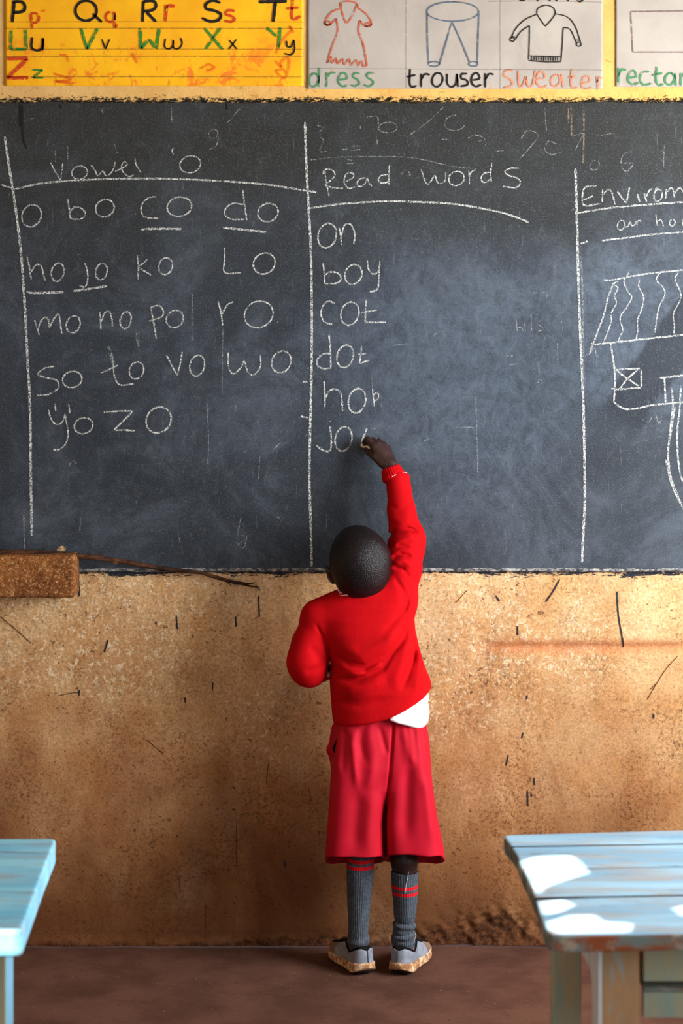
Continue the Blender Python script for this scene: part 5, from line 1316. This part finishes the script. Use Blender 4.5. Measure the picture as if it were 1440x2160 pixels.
ZU = DESK_H-TH
# rear left leg, green
zb = 3.60; x0, x1 = at_depth(1166, zb), at_depth(1226, zb); yb = CAM_Y+zb
part('leg', [boxv(x0, x1, yb, yb+.05, 0, ZU)], GWOOD, desk, 'faded green rear leg')
part('leg', [boxv(x0+.98, x1+.98, yb+.06, yb+.11, 0, ZU)], GWOOD, desk, 'faded green rear leg')
# front left leg with its gusset
zf = 3.262; yf = CAM_Y+zf; x0, x1 = at_depth(1270, zf), at_depth(1348, zf)
part('leg', [boxv(x0, x1, yf, yf+.075, 0, ZU)], BWOOD, desk, 'bare brown front leg')
part('leg', [boxv(x0+.70, x1+.70, yf+.045, yf+.12, 0, ZU)], BWOOD, desk, 'bare brown front leg')
gus = [(yf+.002, ZU), (yf+.33, ZU), (yf+.33, .514), (yf+.20, .523), (yf+.115, .530), (yf+.090, .516), (yf+.080, .47), (yf+.079, 0), (yf+.002, 0)]
V = [(x0-.006, y, z) for y, z in gus]+[(x0+.006, y, z) for y, z in gus]; n = len(gus)
F = [tuple(range(n)), tuple(range(n, 2*n))[::-1]]+[(i, n+i, n+(i+1) % n, (i+1) % n) for i in range(n)]
o = link_mesh('bracket', V, F, PBLUE, desk); fix_normals(o); o['label'] = 'pale blue side bracket'
# front boards and book shelf
za = 3.30; ya = CAM_Y+za; xa = at_depth(1357, za); xb = xa+.62
zz2 = lambda py, z: CAM_Z-(py-HORIZON)*z/FPX
part('panel', [boxv(xa, xb, ya, ya+.018, zz2(2071, za), ZU)], GWOOD, desk)
part('panel', [boxv(xa, xb, ya+.004, ya+.022, zz2(2150, za), zz2(2094, za))], GWOOD, desk)
part('shelf', [boxv(xa, xb, ya-.002, ya+.30, zz2(2093, za), zz2(2083, za))], EDGE, desk, 'orange edged book shelf')

m = M('leg_blue_paint', 0.6, 0.3); m.col(m.mix(m.noise(12, 4), rgb(92, 146, 172), rgb(122, 170, 190))); LBLUE = m.m
# left foreground desk
fl = PT(44, 1962, DESK_H); bl_ = PT(118, 1768, DESK_H)
TH2 = .044
desk2 = empty('school_desk', (float(fl[0])-.5, float(fl[1])+.28, 0.0))
tag(desk2, 'blue painted wooden desk with sunlit front edge, cut off at lower left', 'desk')
ud = -ux
fl2 = fl+np.array([0, 0, 0])
mid = fl*.38+bl_*.62
def rounded(pts, mat, name, label=None):
    V, F = prism(pts, DESK_H-TH2, DESK_H); o = link_mesh(name, V, F, mat, desk2); fix_normals(o); bevel_mesh(o, .007, 3); fix_normals(o)
    if label: o['label'] = label
u2 = np.array([math.cos(math.radians(1.2)), math.sin(math.radians(1.2)), 0])
c1 = [fl[:2]-u2[:2]*1.05, fl[:2]+np.array([-.012, .0]), fl[:2]+np.array([-.003, .004]), fl[:2]+np.array([.001, .014]), mid[:2], mid[:2]-u2[:2]*1.05]
rounded([tuple(p) for p in c1], BLUE2, 'plank')
m2 = mid+np.array([0, .0015, 0])
c2 = [m2[:2]-u2[:2]*1.05, m2[:2], bl_[:2]+np.array([.002, -.02]), bl_[:2]+np.array([.0, -.006]), bl_[:2]+np.array([-.010, .001]), bl_[:2]-u2[:2]*1.05]
rounded([tuple(p) for p in c2], BLUE2, 'plank')
zl = 3.30; xl = at_depth(13, zl); yl = CAM_Y+zl; ZU2 = DESK_H-TH2
def leg2(x, y):
    o = part('leg', [boxv(x-.06, x, y, y+.075, 0, ZU2)], GWOOD, desk2)
    o.data.materials.append(LBLUE)
    for p in o.data.polygons:
        if p.normal.x > .7: p.material_index = 1
leg2(xl, yl); leg2(xl-.88, yl-.02); leg2(xl-.10, yl+.36); leg2(xl-.89, yl+.34)
part('apron', [boxv(xl-.86, xl-.075, yl+.015, yl+.035, ZU2-.10, ZU2)], GWOOD, desk2)
